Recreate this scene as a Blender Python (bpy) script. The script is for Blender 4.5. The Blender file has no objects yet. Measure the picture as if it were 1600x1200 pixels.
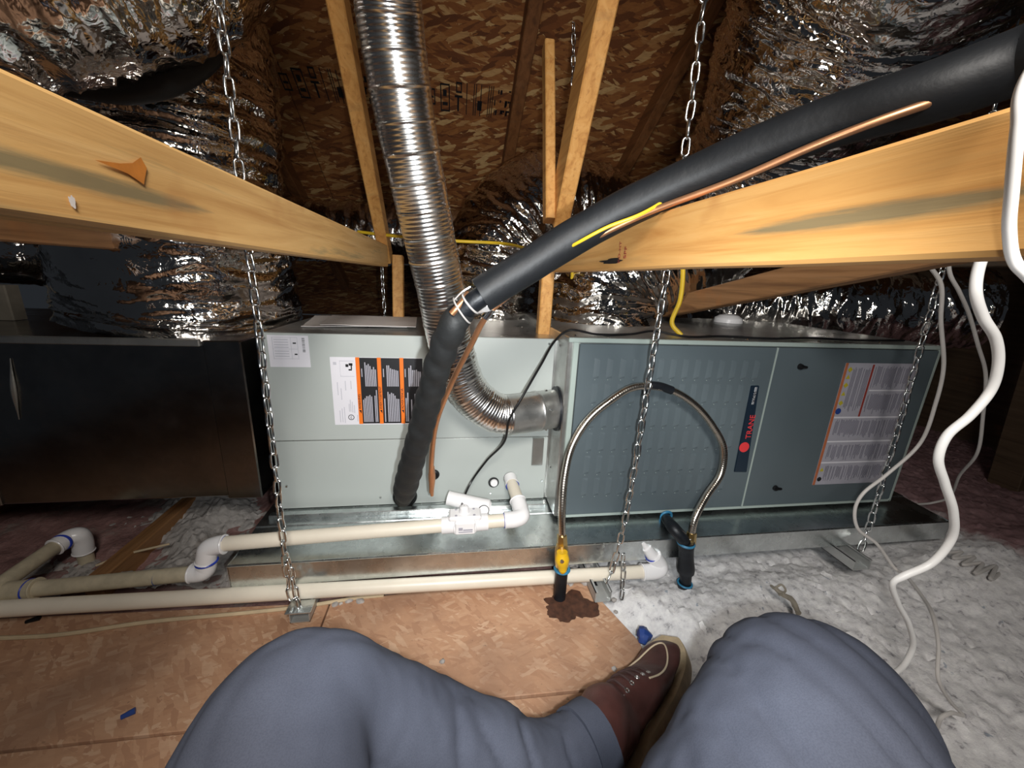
import bpy, bmesh, math, random
from math import sin, cos, pi, radians
from mathutils import Vector, Matrix, Euler, noise
from mathutils.bvhtree import BVHTree

random.seed(7)
scn = bpy.context.scene
COL = scn.collection

# ------------------------------------------------------------------ camera, light, exposure
cam = bpy.data.cameras.new('camera')
cam.lens = 36 * 602 / 1600
cam.sensor_width = 36
cam.clip_start = 0.01
cam_ob = bpy.data.objects.new('camera', cam)
COL.objects.link(cam_ob)
PITCH, YAW, ROLL = radians(15.33), radians(9.05), radians(2.63)
cp, sp, cy, sy, cr, sr = cos(PITCH), sin(PITCH), cos(YAW), sin(YAW), cos(ROLL), sin(ROLL)
fw = Vector((sy * cp, cy * cp, -sp))
rt = Vector((cy, -sy, 0))
up = rt.cross(fw)
r2 = cr * rt + sr * up
u2 = -sr * rt + cr * up
cam_ob.matrix_world = Matrix(((r2.x, u2.x, -fw.x, 0), (r2.y, u2.y, -fw.y, 0), (r2.z, u2.z, -fw.z, 0.765), (0, 0, 0, 1)))
scn.camera = cam_ob

world = bpy.data.worlds.new('attic_dark')
scn.world = world
world.use_nodes = True
bg = world.node_tree.nodes['Background']
bg.inputs[0].default_value = (0.75, 0.85, 1.0, 1)
bg.inputs[1].default_value = 0.02

def lamp(name, kind, loc, target, power, color, radius, angle=None, blend=1.0):
    l = bpy.data.lights.new(name, kind)
    l.energy = power
    l.color = color
    l.shadow_soft_size = radius
    if kind == 'SPOT':
        l.spot_size = radians(angle)
        l.spot_blend = blend
    o = bpy.data.objects.new(name, l)
    COL.objects.link(o)
    o.location = loc
    d = Vector(target) - Vector(loc)
    o.rotation_euler = d.to_track_quat('-Z', 'Y').to_euler()
    return o

# unseen fill light added behind the viewer, and the phone's own small flash
lamp('fill_light', 'SPOT', (0.08, -0.42, 1.34), (0.25, 0.95, 0.42), 68, (1.0, 0.95, 0.89), 0.16, 118, 1.0)
lamp('phone_flash', 'SPOT', (0.035, -0.01, 0.745), (0.20, 0.95, 0.45), 29, (0.94, 0.98, 1.0), 0.008, 106, 1.0)

scn.view_settings.view_transform = 'Standard'
scn.view_settings.look = 'None'
scn.view_settings.exposure = 0.10
scn.view_settings.gamma = 1
scn.view_settings.use_curve_mapping = False
scn.cycles.max_bounces = 8

# ------------------------------------------------------------------ colour and materials
def srgb(r, g, b):
    f = lambda c: ((c / 255 + 0.055) / 1.055) ** 2.4 if c > 10 else c / 255 / 12.92
    return (f(r), f(g), f(b), 1)

class NT:
    def __init__(s, name):
        s.m = bpy.data.materials.new(name)
        s.m.use_nodes = True
        s.t = s.m.node_tree
        s.b = s.t.nodes['Principled BSDF']
    def n(s, typ, **kw):
        nd = s.t.nodes.new(typ)
        for k, v in kw.items():
            setattr(nd, k, v)
        return nd
    def l(s, a, b):
        s.t.links.new(a, b)
    def coord(s, scale=(1, 1, 1), rot=(0, 0, 0)):
        tc = s.n('ShaderNodeTexCoord')
        mp = s.n('ShaderNodeMapping')
        mp.inputs['Scale'].default_value = scale
        mp.inputs['Rotation'].default_value = rot
        s.l(tc.outputs['Object'], mp.inputs[0])
        return mp.outputs[0]
    def noise(s, vec, scale, detail=4, rough=0.55, dist=0.0):
        nd = s.n('ShaderNodeTexNoise')
        nd.inputs['Scale'].default_value = scale
        nd.inputs['Detail'].default_value = detail
        nd.inputs['Roughness'].default_value = rough
        nd.inputs['Distortion'].default_value = dist
        s.l(vec, nd.inputs['Vector'])
        return nd.outputs['Fac']
    def ramp(s, fac, stops):
        nd = s.n('ShaderNodeValToRGB')
        cr_ = nd.color_ramp
        while len(cr_.elements) < len(stops):
            cr_.elements.new(0.5)
        for e, (p, c) in zip(cr_.elements, stops):
            e.position = p
            e.color = c if len(c) == 4 else (*c, 1)
        s.l(fac, nd.inputs[0])
        return nd.outputs[0]
    def mix(s, fac, a, b):
        nd = s.n('ShaderNodeMix', data_type='RGBA')
        if isinstance(fac, float):
            nd.inputs[0].default_value = fac
        else:
            s.l(fac, nd.inputs[0])
        for sock, v in ((nd.inputs[6], a), (nd.inputs[7], b)):
            if isinstance(v, tuple):
                sock.default_value = v
            else:
                s.l(v, sock)
        return nd.outputs[2]
    def bump(s, h, strength=0.3, dist=0.01):
        nd = s.n('ShaderNodeBump')
        nd.inputs['Strength'].default_value = strength
        nd.inputs['Distance'].default_value = dist
        s.l(h, nd.inputs['Height'])
        s.l(nd.outputs[0], s.b.inputs['Normal'])
    def set(s, color=None, rough=None, metal=None, spec=None):
        if color is not None:
            if isinstance(color, tuple):
                s.b.inputs['Base Color'].default_value = color
            else:
                s.l(color, s.b.inputs['Base Color'])
        if rough is not None:
            if isinstance(rough, float):
                s.b.inputs['Roughness'].default_value = rough
            else:
                s.l(rough, s.b.inputs['Roughness'])
        if metal is not None:
            s.b.inputs['Metallic'].default_value = metal
        if spec is not None:
            s.b.inputs['Specular IOR Level'].default_value = spec
        return s

BW0, BW1 = (0, 0, 0, 1), (1, 1, 1, 1)

def plain(name, color, rough=0.5, metal=0.0, var=0.12, vscale=12, bump=0.0, bscale=60, spec=None):
    k = NT(name)
    c = k.coord()
    f = k.noise(c, vscale, 5)
    dark = tuple(x * (1 - var * 2) for x in color[:3]) + (1,)
    lite = tuple(min(1, x * (1 + var)) for x in color[:3]) + (1,)
    k.set(k.ramp(f, [(0.3, dark), (0.7, lite)]), rough, metal, spec)
    if bump:
        k.bump(k.noise(c, bscale, 4), bump, 0.004)
    return k.m

def wood(name, base, dark, pale, stain=0.0, long='y', band=None):
    k = NT(name)
    sc = {'y': (30, 1.6, 30), 'x': (1.6, 30, 30), 'z': (30, 30, 1.6)}[long]
    c = k.coord(sc)
    g = k.noise(c, 1.0, 6, 0.6, 1.2)
    col = k.ramp(g, [(0.25, dark), (0.48, base), (0.75, pale)])
    sc2 = {'y': (130, 3, 130), 'x': (3, 130, 130), 'z': (130, 130, 3)}[long]
    c2 = k.coord(sc2)
    fine = k.noise(c2, 1.0, 3, 0.6, 0.4)
    col = k.mix(k.ramp(fine, [(0.30, (0.6, 0.6, 0.6)), (0.43, (0, 0, 0))]), col, dark)
    if stain:
        sc3 = {'y': (6, 3.0, 45), 'x': (3.0, 6, 45), 'z': (45, 6, 3)}[long]
        c3 = k.coord(sc3)
        st = k.noise(c3, 1.0, 5, 0.65, 0.3)
        col = k.mix(k.ramp(st, [(0.56, (0, 0, 0)), (0.68, (stain, stain, stain))]), col, srgb(92, 104, 84))
    if band:
        zc, y0, y1 = band
        tcb = k.n('ShaderNodeTexCoord')
        sx = k.n('ShaderNodeSeparateXYZ')
        k.l(tcb.outputs['Object'], sx.inputs[0])
        nb = k.noise(k.coord((40, 9, 170)), 1.0, 7, 0.75)
        def mth(op, a, b_):
            q_ = k.n('ShaderNodeMath', operation=op)
            for i_, v_ in enumerate((a, b_)):
                if isinstance(v_, float): q_.inputs[i_].default_value = v_
                else: k.l(v_, q_.inputs[i_])
            return q_.outputs[0]
        dz = mth('MULTIPLY', mth('ABSOLUTE', mth('SUBTRACT', sx.outputs[2], zc), 0.0), 90.0)
        dy = mth('MULTIPLY', mth('ABSOLUTE', mth('SUBTRACT', sx.outputs[1], (y0 + y1) / 2), 0.0), 1.6 / (y1 - y0))
        msk = mth('SUBTRACT', mth('ADD', nb, 0.75), mth('ADD', dz, mth('POWER', dy, 3.0)))
        col = k.mix(k.ramp(msk, [(0.55, (0, 0, 0)), (1.1, (0.75, 0.75, 0.75))]), col, srgb(98, 102, 82))
    cb = k.coord((5, 5, 5))
    bl = k.noise(cb, 1.5, 3)
    col = k.mix(k.ramp(bl, [(0.62, (0, 0, 0)), (0.75, (0.5, 0.5, 0.5))]), col, srgb(170, 105, 50))
    k.set(col, 0.62, 0.0)
    k.bump(g, 0.25, 0.003)
    return k.m

def osb(name, cols, scale=1.0, rough=0.75, dirt=None, angs=(0.35, -0.5, 1.2, 2.3)):
    k = NT(name)
    layers = []
    for i, (ang, sx, sy_) in enumerate(((angs[0], 9, 42), (angs[1], 8, 46), (angs[2], 11, 40), (angs[3], 10, 48))):
        v = k.n('ShaderNodeTexVoronoi')
        v.inputs['Scale'].default_value = scale
        tc = k.coord((sx, sy_, 1), (0, 0, 0))
        r = k.n('ShaderNodeVectorRotate', rotation_type='Z_AXIS')
        r.inputs['Angle'].default_value = ang
        mp = k.n('ShaderNodeMapping')
        mp.inputs['Scale'].default_value = (sx, sy_, 0.0)
        mp.inputs['Location'].default_value = (i * 3.1, i * 1.7, 0)
        t0 = k.n('ShaderNodeTexCoord')
        k.l(t0.outputs['Object'], r.inputs['Vector'])
        k.l(r.outputs[0], mp.inputs[0])
        # ragged strand edges
        nz = k.n('ShaderNodeTexNoise')
        nz.inputs['Scale'].default_value = 3.0
        k.l(mp.outputs[0], nz.inputs['Vector'])
        ad = k.n('ShaderNodeMixRGB', blend_type='ADD')
        ad.inputs[0].default_value = 0.35
        k.l(mp.outputs[0], ad.inputs[1])
        k.l(nz.outputs['Color'], ad.inputs[2])
        k.l(ad.outputs[0], v.inputs['Vector'])
        sp_ = k.n('ShaderNodeSeparateColor')
        k.l(v.outputs['Color'], sp_.inputs[0])
        layers.append((sp_.outputs[0], sp_.outputs[1]))
    val = layers[3][1]
    for a, b in layers[:3]:
        gt = k.n('ShaderNodeMath', operation='GREATER_THAN')
        gt.inputs[1].default_value = 0.55
        k.l(a, gt.inputs[0])
        mx = k.n('ShaderNodeMix')
        k.l(gt.outputs[0], mx.inputs[0])
        k.l(val, mx.inputs[2])
        k.l(b, mx.inputs[3])
        val = mx.outputs[0]
    n_ = len(cols)
    col = k.ramp(val, [(i / (n_ - 1), c) for i, c in enumerate(cols)])
    grain = k.noise(k.coord((40, 160, 1)), 1.0, 4)
    col = k.mix(k.ramp(grain, [(0.35, (0.28, 0.28, 0.28)), (0.55, (0, 0, 0))]), col, cols[0])
    if dirt:
        d = k.noise(k.coord((3, 3, 3)), 1.3, 6, 0.6)
        col = k.mix(k.ramp(d, [(0.47, (0, 0, 0)), (0.68, (0.7, 0.7, 0.7))]), col, dirt)
        sp2 = k.noise(k.coord((1, 1, 1)), 70, 3, 0.7)
        col = k.mix(k.ramp(sp2, [(0.66, (0, 0, 0)), (0.74, (0.6, 0.6, 0.6))]), col, tuple(x_ * 0.45 for x_ in dirt[:3]) + (1,))
    k.set(col, rough)
    k.bump(val, 0.35, 0.002)
    return k.m

def metal(name, col, rough, spangle=0.0, met=1.0, bump=0.0, bscale=10, var=0.06, dark_spots=0.0):
    k = NT(name)
    c = k.coord()
    f = k.noise(c, 9, 5)
    lite = tuple(min(1, x * (1 + var)) for x in col[:3]) + (1,)
    dark = tuple(x * (1 - 2 * var) for x in col[:3]) + (1,)
    cc = k.ramp(f, [(0.3, dark), (0.7, lite)])
    rr = k.ramp(k.noise(c, 14, 5), [(0.3, (rough * 0.75,) * 3), (0.7, (rough * 1.3,) * 3)])
    if spangle:
        v = k.n('ShaderNodeTexVoronoi')
        v.inputs['Scale'].default_value = 70
        k.l(c, v.inputs['Vector'])
        cc = k.mix(spangle, cc, k.ramp(v.outputs['Color'], [(0.0, dark), (1.0, lite)]))
    if dark_spots:
        cc = k.mix(k.ramp(k.noise(c, 30, 6, 0.7), [(0.55, (0, 0, 0)), (0.7, (dark_spots,) * 3)]), cc, tuple(x * 0.4 for x in col[:3]) + (1,))
    k.set(cc, rr, met)
    if bump:
        k.bump(k.noise(c, bscale, 5, 0.6), bump, 0.01)
    return k.m

def foil_mat(name, tint):
    k = NT(name)
    c = k.coord()
    k.set(k.ramp(k.noise(c, 5, 4), [(0.3, tuple(x * 0.72 for x in tint[:3])), (0.7, tint[:3])]), 0.085, 1.0)
    a = k.noise(c, 30, 2, 0.5, 1.2)
    b = k.noise(c, 80, 1, 0.5, 0.8)
    ad = k.n('ShaderNodeMath', operation='ADD')
    ml = k.n('ShaderNodeMath', operation='MULTIPLY')
    ml.inputs[1].default_value = 0.25
    k.l(b, ml.inputs[0])
    k.l(a, ad.inputs[0])
    k.l(ml.outputs[0], ad.inputs[1])
    k.bump(ad.outputs[0], 0.34, 0.008)
    return k.m

M = {}
M['beam'] = wood('pine_lumber', srgb(216, 172, 108), srgb(182, 132, 72), srgb(228, 190, 130), 0.45, 'y', (0.027, -0.30, -0.04))
M['beam2'] = wood('orange_pine_lumber', srgb(214, 160, 92), srgb(190, 132, 68), srgb(226, 178, 112), 0.15, 'y', (0.029, -0.15, 0.06))
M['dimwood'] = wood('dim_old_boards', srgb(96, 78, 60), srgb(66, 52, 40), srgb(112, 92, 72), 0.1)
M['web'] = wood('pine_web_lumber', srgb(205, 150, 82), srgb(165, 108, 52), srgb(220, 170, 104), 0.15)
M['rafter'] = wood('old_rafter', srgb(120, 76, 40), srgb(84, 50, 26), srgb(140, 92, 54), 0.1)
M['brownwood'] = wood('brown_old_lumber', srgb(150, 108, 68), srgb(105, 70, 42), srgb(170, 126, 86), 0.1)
M['roof'] = osb('roof_osb', [srgb(96, 54, 26), srgb(128, 76, 38), srgb(144, 90, 46), srgb(160, 106, 56), srgb(206, 170, 116)], 1.5, 0.75, None, (0.12, -0.22, 0.45, -0.6))
M['deck'] = osb('deck_osb', [srgb(176, 133, 104), srgb(188, 144, 112), srgb(193, 150, 118), srgb(198, 156, 124), srgb(210, 174, 144)], 2.6, 0.8, srgb(150, 116, 94), (0.25, -0.4, 0.9, 0.5))
M['stain'] = plain('water_stain', srgb(84, 52, 36), 0.7, 0, 0.3, 60)
M['foil'] = foil_mat('duct_foil', (0.78, 0.75, 0.72, 1))
M['alum'] = metal('flue_aluminium', (0.80, 0.78, 0.75, 1), 0.25, 0, 1.0)
M['galv'] = metal('galvanised_steel', (0.70, 0.74, 0.74, 1), 0.27, 0.5, 1.0, 0.22, 7, 0.1, 0.3)
M['galv_dull'] = metal('dull_galvanised_steel', (0.55, 0.55, 0.53, 1), 0.34, 0.4, 0.9, 0.05, 5, 0.12)
M['strut'] = metal('strut_steel', (0.50, 0.51, 0.50, 1), 0.42, 0.4, 0.45, 0.04, 6, 0.12)
M['plenum'] = metal('plenum_sheet', (0.30, 0.29, 0.28, 1), 0.20, 0.3, 1.0, 0.08, 3, 0.12, 0.2)
M['chain'] = metal('zinc_chain', (0.78, 0.80, 0.80, 1), 0.18, 0, 1.0)
M['steel_flex'] = metal('stainless_flex', (0.66, 0.60, 0.52, 1), 0.25, 0, 1.0)
M['coil'] = plain('sage_grey_paint', srgb(180, 186, 182), 0.42, 0, 0.03, 3)
M['door'] = plain('slate_grey_paint', srgb(90, 101, 106), 0.38, 0, 0.04, 4)
M['trimpaint'] = plain('light_trim_paint', srgb(165, 178, 172), 0.4, 0, 0.03, 6)
M['pvc'] = plain('pvc_pipe', srgb(232, 222, 204), 0.35, 0, 0.03, 14)
M['pvc_fit'] = plain('pvc_fitting', srgb(240, 238, 238), 0.28, 0, 0.02, 10)
M['pvc_dirty'] = plain('dusty_pvc_pipe', srgb(196, 184, 158), 0.55, 0, 0.1, 40)
M['glue'] = plain('blue_glue', srgb(36, 62, 176), 0.4, 0, 0.15, 60)
M['dope'] = plain('blue_thread_sealant', srgb(52, 128, 168), 0.5, 0, 0.2, 60)
M['iron'] = plain('black_iron', srgb(24, 28, 34), 0.45, 0.2, 0.2, 30, 0.2, 90)
M['rubber'] = plain('black_foam_rubber', srgb(24, 26, 29), 0.52, 0, 0.12, 20, 0.15, 70, 0.35)
M['wrap'] = plain('black_cork_wrap', srgb(30, 32, 33), 0.62, 0, 0.2, 30, 0.3, 50)
M['black'] = plain('black_plastic', srgb(18, 18, 20), 0.4, 0, 0.1, 20)
M['copper'] = metal('copper_line', (0.66, 0.33, 0.17, 1), 0.38, 0, 0.85, 0, 10, 0.12, 0.3)
M['brass'] = metal('brass_fitting', (0.72, 0.52, 0.22, 1), 0.3, 0, 1.0)
M['yellow'] = plain('yellow_lever', srgb(232, 184, 30), 0.4, 0, 0.06, 30)
M['romex'] = plain('yellow_cable', srgb(214, 178, 40), 0.45, 0, 0.08, 20)
M['white_cable'] = plain('white_cable', srgb(243, 242, 240), 0.42, 0, 0.03, 20)
M['grey_cable'] = plain('grey_white_cable', srgb(206, 202, 198), 0.5, 0, 0.05, 20)
M['cream'] = plain('cream_cord', srgb(206, 186, 152), 0.6, 0, 0.1, 20)
M['paper'] = plain('paper', srgb(222, 216, 212), 0.6, 0, 0.03, 8)
M['label'] = plain('label_paper', srgb(226, 224, 230), 0.5, 0, 0.02, 8)
M['label_grey'] = plain('label_grey', srgb(172, 170, 180), 0.5, 0, 0.04, 30)
M['label_line'] = plain('label_line', srgb(196, 195, 203), 0.5, 0, 0.02, 8)
M['ink'] = plain('black_ink', srgb(24, 24, 28), 0.5, 0, 0.05, 8)
M['orange'] = plain('orange_ink', srgb(240, 120, 30), 0.5, 0, 0.04, 8)
M['rust_ink'] = plain('red_ink', srgb(150, 60, 50), 0.5, 0, 0.04, 8)
M['red'] = plain('badge_red', srgb(226, 62, 66), 0.4, 0, 0.02, 8)
M['navy'] = plain('badge_navy', srgb(28, 42, 56), 0.3, 0, 0.05, 8)
M['silver'] = metal('badge_silver', (0.55, 0.57, 0.6, 1), 0.4, 0, 0.5)
M['yell_ink'] = plain('warning_yellow', srgb(190, 176, 50), 0.5, 0, 0.05, 8)
M['blue_ink'] = plain('blue_ink', srgb(40, 70, 140), 0.5, 0, 0.05, 8)
M['denim'] = None
M['dustwood'] = plain('dusty_wood', srgb(150, 142, 128), 0.8, 0, 0.12, 20)
M['leather'] = plain('brown_leather', srgb(88, 52, 47), 0.5, 0, 0.25, 14, 0.35, 45)
M['sole'] = plain('cream_crepe_sole', srgb(206, 184, 150), 0.7, 0, 0.12, 40, 0.3, 90)
M['stitch'] = plain('pale_stitching', srgb(220, 200, 170), 0.7, 0, 0.05, 40)
M['lace'] = plain('dark_lace', srgb(70, 50, 48), 0.7, 0, 0.1, 40)
M['eyelet'] = metal('dull_eyelet', (0.6, 0.58, 0.55, 1), 0.35)
M['clear'] = metal('clear_plastic_strap', (0.75, 0.72, 0.70, 1), 0.2, 0, 0.5)
M['duct_band'] = plain('black_duct_band', srgb(10, 10, 12), 0.6, 0, 0.1, 10)

k = NT('denim_twill')
c = k.coord()
w1 = k.noise(k.coord((900, 900, 900)), 1.0, 2)
big = k.noise(c, 6, 4)
colr = k.ramp(big, [(0.3, srgb(74, 78, 91)), (0.7, srgb(94, 99, 114))])
k.set(k.mix(k.ramp(w1, [(0.35, (0.25,) * 3), (0.6, (0, 0, 0))]), colr, srgb(58, 62, 74)), 0.9, 0, 0.15)
k.bump(w1, 0.12, 0.001)
M['denim'] = k.m

k = NT('white_cellulose')
c = k.coord()
a = k.noise(c, 9, 6, 0.7)
colr = k.ramp(k.noise(c, 48, 5, 0.7), [(0.30, srgb(150, 148, 152)), (0.42, srgb(226, 224, 225)), (0.7, srgb(250, 249, 247))])
spk = k.noise(c, 34, 3, 0.6)
colr = k.mix(k.ramp(spk, [(0.68, (0, 0, 0)), (0.72, (0.55,) * 3)]), colr, srgb(92, 120, 146))
# pink batt shows through further to the right (pure object colour)
tc = k.n('ShaderNodeTexCoord')
sx_ = k.n('ShaderNodeSeparateXYZ')
k.l(tc.outputs['Object'], sx_.inputs[0])
mr = k.n('ShaderNodeMapRange')
mr.inputs[1].default_value = -0.02
mr.inputs[2].default_value = 0.24
k.l(sx_.outputs[0], mr.inputs[0])
ad = k.n('ShaderNodeMath', operation='MULTIPLY_ADD')
ad.inputs[1].default_value = 1.2
ad.inputs[2].default_value = -0.6
k.l(a, ad.inputs[0])
ad2 = k.n('ShaderNodeMath', operation='ADD')
k.l(ad.outputs[0], ad2.inputs[0])
k.l(mr.outputs[0], ad2.inputs[1])
pk = k.ramp(k.noise(c, 22, 5, 0.6), [(0.3, srgb(120, 82, 84)), (0.7, srgb(176, 132, 134))])
colr = k.mix(k.ramp(ad2.outputs[0], [(0.45, (0, 0, 0)), (0.75, (0.9,) * 3)]), colr, pk)
k.set(colr, 0.95, 0, 0.1)
k.bump(k.noise(c, 90, 5, 0.7), 0.45, 0.005)
M['cellulose'] = k.m

k = NT('pink_batt')
c = k.coord()
colr = k.ramp(k.noise(c, 16, 6, 0.65), [(0.3, srgb(122, 92, 88)), (0.55, srgb(158, 122, 117)), (0.75, srgb(182, 150, 144))])
colr = k.mix(k.ramp(k.noise(c, 5, 6, 0.7), [(0.52, (0, 0, 0)), (0.6, (0.8,) * 3)]), colr, srgb(150, 140, 132))
k.set(colr, 0.95, 0, 0.1)
k.bump(k.noise(c, 80, 5, 0.7), 0.8, 0.006)
M['pink'] = k.m
M['fluff'] = plain('grey_white_fluff', srgb(176, 170, 165), 0.95, 0, 0.14, 60, 0.6, 160)

# ------------------------------------------------------------------ geometry helpers
WORLD = {}

def link(name, me, mat, loc, parent=None):
    o = bpy.data.objects.new(name, me)
    COL.objects.link(o)
    p = Vector((0, 0, 0))
    if parent is not None:
        o.parent = parent
        p = WORLD[parent.name]
    o.location = Vector(loc) - p
    WORLD[o.name] = Vector(loc)
    if mat is not None and not me.materials:
        me.materials.append(mat)
    return o

def obj(name, geo, mat, parent=None, smooth=True, sharp=35, center=True):
    """geo = (verts, faces) in world coordinates, or a bmesh; becomes ONE mesh object with its origin at its base."""
    me = bpy.data.meshes.new(name)
    if isinstance(geo, bmesh.types.BMesh):
        bmesh.ops.recalc_face_normals(geo, faces=geo.faces[:])
        geo.to_mesh(me)
        geo.free()
    else:
        me.from_pydata([tuple(v) for v in geo[0]], [], geo[1])
    co = [v.co for v in me.vertices]
    lo = Vector((min(v.x for v in co), min(v.y for v in co), min(v.z for v in co)))
    hi = Vector((max(v.x for v in co), max(v.y for v in co), max(v.z for v in co)))
    base = Vector(((lo.x + hi.x) / 2, (lo.y + hi.y) / 2, lo.z)) if center else Vector((0, 0, 0))
    me.transform(Matrix.Translation(-base))
    if smooth:
        for p in me.polygons:
            p.use_smooth = True
        me.set_sharp_from_angle(angle=radians(sharp))
    me.update()
    return link(name, me, mat, base, parent)

def empty(name, loc, label=None, cat=None, group=None):
    o = bpy.data.objects.new(name, None)
    o.empty_display_size = 0.05
    COL.objects.link(o)
    o.location = loc
    WORLD[o.name] = Vector(loc)
    if label:
        tag(o, label, cat, group)
    return o

def tag(o, label, cat=None, group=None, kind=None):
    o['label'] = label
    if cat: o['category'] = cat
    if group: o['group'] = group
    if kind: o['kind'] = kind
    return o

def box(x0, x1, y0, y1, z0, z1, bev=0.0, bm=None):
    own = bm is None
    b = bmesh.new()
    bmesh.ops.create_cube(b, size=1)
    for v in b.verts:
        v.co = Vector((x0 + (v.co.x + .5) * (x1 - x0), y0 + (v.co.y + .5) * (y1 - y0), z0 + (v.co.z + .5) * (z1 - z0)))
    if bev:
        bmesh.ops.bevel(b, geom=b.edges[:], offset=bev, segments=1, affect='EDGES')
    if own:
        return b
    me = bpy.data.meshes.new('tmp')
    b.to_mesh(me)
    b.free()
    bm.from_mesh(me)
    bpy.data.meshes.remove(me)
    return bm

def beam_geo(p, q, w, h, side=None, bev=0.003):
    """square timber from p to q (centre line), w across 'side' axis, h the other way; gently bowed so it is not a perfect box."""
    p, q = Vector(p), Vector(q)
    d = (q - p).normalized()
    s = Vector(side) if side else Vector((1, 0, 0))
    s = (s - d * s.dot(d)).normalized()
    t = d.cross(s).normalized()
    n = 10
    V, F = [], []
    prof = [(-w / 2 + bev, -h / 2), (w / 2 - bev, -h / 2), (w / 2, -h / 2 + bev), (w / 2, h / 2 - bev), (w / 2 - bev, h / 2), (-w / 2 + bev, h / 2), (-w / 2, h / 2 - bev), (-w / 2, -h / 2 + bev)]
    for i in range(n + 1):
        c_ = p.lerp(q, i / n)
        wob = 0.0012 * noise.noise(c_ * 4)
        for a, b_ in prof:
            V.append(c_ + s * (a + wob) + t * (b_ + wob))
    m = len(prof)
    for i in range(n):
        for j in range(m):
            F.append((i * m + j, i * m + (j + 1) % m, (i + 1) * m + (j + 1) % m, (i + 1) * m + j))
    F.append(tuple(range(m - 1, -1, -1)))
    F.append(tuple(range(n * m, n * m + m)))
    return V, F

def spline(path, sub):
    P_ = [Vector(p) for p in path]
    if len(P_) == 2:
        return [P_[0].lerp(P_[1], i / sub) for i in range(sub + 1)], [i / sub for i in range(sub + 1)]
    out, par = [], []
    for i in range(len(P_) - 1):
        p0 = P_[i - 1] if i else P_[0] * 2 - P_[1]
        p1, p2 = P_[i], P_[i + 1]
        p3 = P_[i + 2] if i + 2 < len(P_) else P_[-1] * 2 - P_[-2]
        # centripetal-ish tangents
        l01, l12, l23 = max((p1 - p0).length, 1e-5) ** .5, max((p2 - p1).length, 1e-5) ** .5, max((p3 - p2).length, 1e-5) ** .5
        m1 = (p2 - p1) + l12 * ((p1 - p0) / l01 - (p2 - p0) / (l01 + l12))
        m2 = (p2 - p1) + l12 * ((p3 - p2) / l23 - (p3 - p1) / (l12 + l23))
        for s_ in range(sub):
            t = s_ / sub
            out.append((2 * t**3 - 3 * t**2 + 1) * p1 + (t**3 - 2 * t**2 + t) * m1 + (-2 * t**3 + 3 * t**2) * p2 + (t**3 - t**2) * m2)
            par.append(i + t)
    out.append(P_[-1])
    par.append(len(P_) - 1)
    return out, par

def tube(path, r, n=12, sub=8, disp=None, caps=True, squash=None, res=None):
    pts, par = spline(path, sub)
    if res:  # resample to even spacing
        L = [0]
        for a, b_ in zip(pts, pts[1:]):
            L.append(L[-1] + (b_ - a).length)
        m = max(2, int(L[-1] / res))
        np_, npar, j = [], [], 0
        for i in range(m + 1):
            t = L[-1] * i / m
            while j < len(L) - 2 and L[j + 1] < t:
                j += 1
            u = (t - L[j]) / max(1e-9, L[j + 1] - L[j])
            np_.append(pts[j].lerp(pts[j + 1], u))
            npar.append(par[j] + (par[j + 1] - par[j]) * u)
        pts, par = np_, npar
    def rad(u):
        if not isinstance(r, (list, tuple)):
            return r
        i = min(int(u), len(r) - 2)
        f = u - i
        f = f * f * (3 - 2 * f)
        return r[i] * (1 - f) + r[i + 1] * f
    V, F = [], []
    tan = []
    for i in range(len(pts)):
        a, b_ = pts[max(0, i - 1)], pts[min(len(pts) - 1, i + 1)]
        tan.append((b_ - a).normalized())
    ref = Vector((0, 0, 1)) if abs(tan[0].z) < 0.9 else Vector((0, -1, 0))
    nrm = (ref - tan[0] * ref.dot(tan[0])).normalized()
    s_ = 0
    for i, p in enumerate(pts):
        if i:
            s_ += (p - pts[i - 1]).length
            nrm = (nrm - tan[i] * nrm.dot(tan[i])).normalized()
        bn = tan[i].cross(nrm)
        rr = rad(par[i])
        for j in range(n):
            th = 2 * pi * j / n
            d = nrm * cos(th) + bn * sin(th)
            q = rr
            if disp:
                q += disp(s_, th, p + d * rr)
            V.append(p + d * q)
    m = len(pts)
    for i in range(m - 1):
        for j in range(n):
            F.append((i * n + j, i * n + (j + 1) % n, (i + 1) * n + (j + 1) % n, (i + 1) * n + j))
    if caps:
        F.append(tuple(range(n - 1, -1, -1)))
        F.append(tuple(range((m - 1) * n, m * n)))
    return V, F

def join(*geos):
    V, F = [], []
    for v, f in geos:
        o = len(V)
        V += list(v)
        F += [tuple(i + o for i in q) for q in f]
    return V, F

def foil_disp(R, wr=0.014, seed=0, helix=0.055, kl=24, kc=5):
    def f(s, th, p):
        x, y = cos(th) * R * kc, sin(th) * R * kc
        hp = (s / helix + th / (2 * pi)) % 1.0
        bulge = 0.0055 * (sin(pi * hp) ** 0.7) - 0.002
        sway = 0.25 * noise.noise(p * 9)
        a = noise.noise(Vector((x + seed, y, s * kl + sway * 3)))
        b_ = noise.noise(Vector((x * 1.7, y * 1.7 + seed, s * kl * 2.3 + sway * 5)))
        cre = (1 - min(1, abs(a) * 3.2)) ** 2 * wr * 0.45 + (1 - min(1, abs(b_) * 3.2)) ** 2 * wr * 0.25
        fac = noise.noise(p * 34 + Vector((seed, 0, 0))) * wr * 0.16
        big = noise.noise(p * 4.5 + Vector((seed * 2, 0, 0))) * R * 0.07
        fin = (1 - min(1, abs(noise.noise(p * 46 + Vector((0, seed, 0)))) * 4)) ** 2 * wr * 0.13
        return big + bulge + cre + fac + fin
    return f

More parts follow.
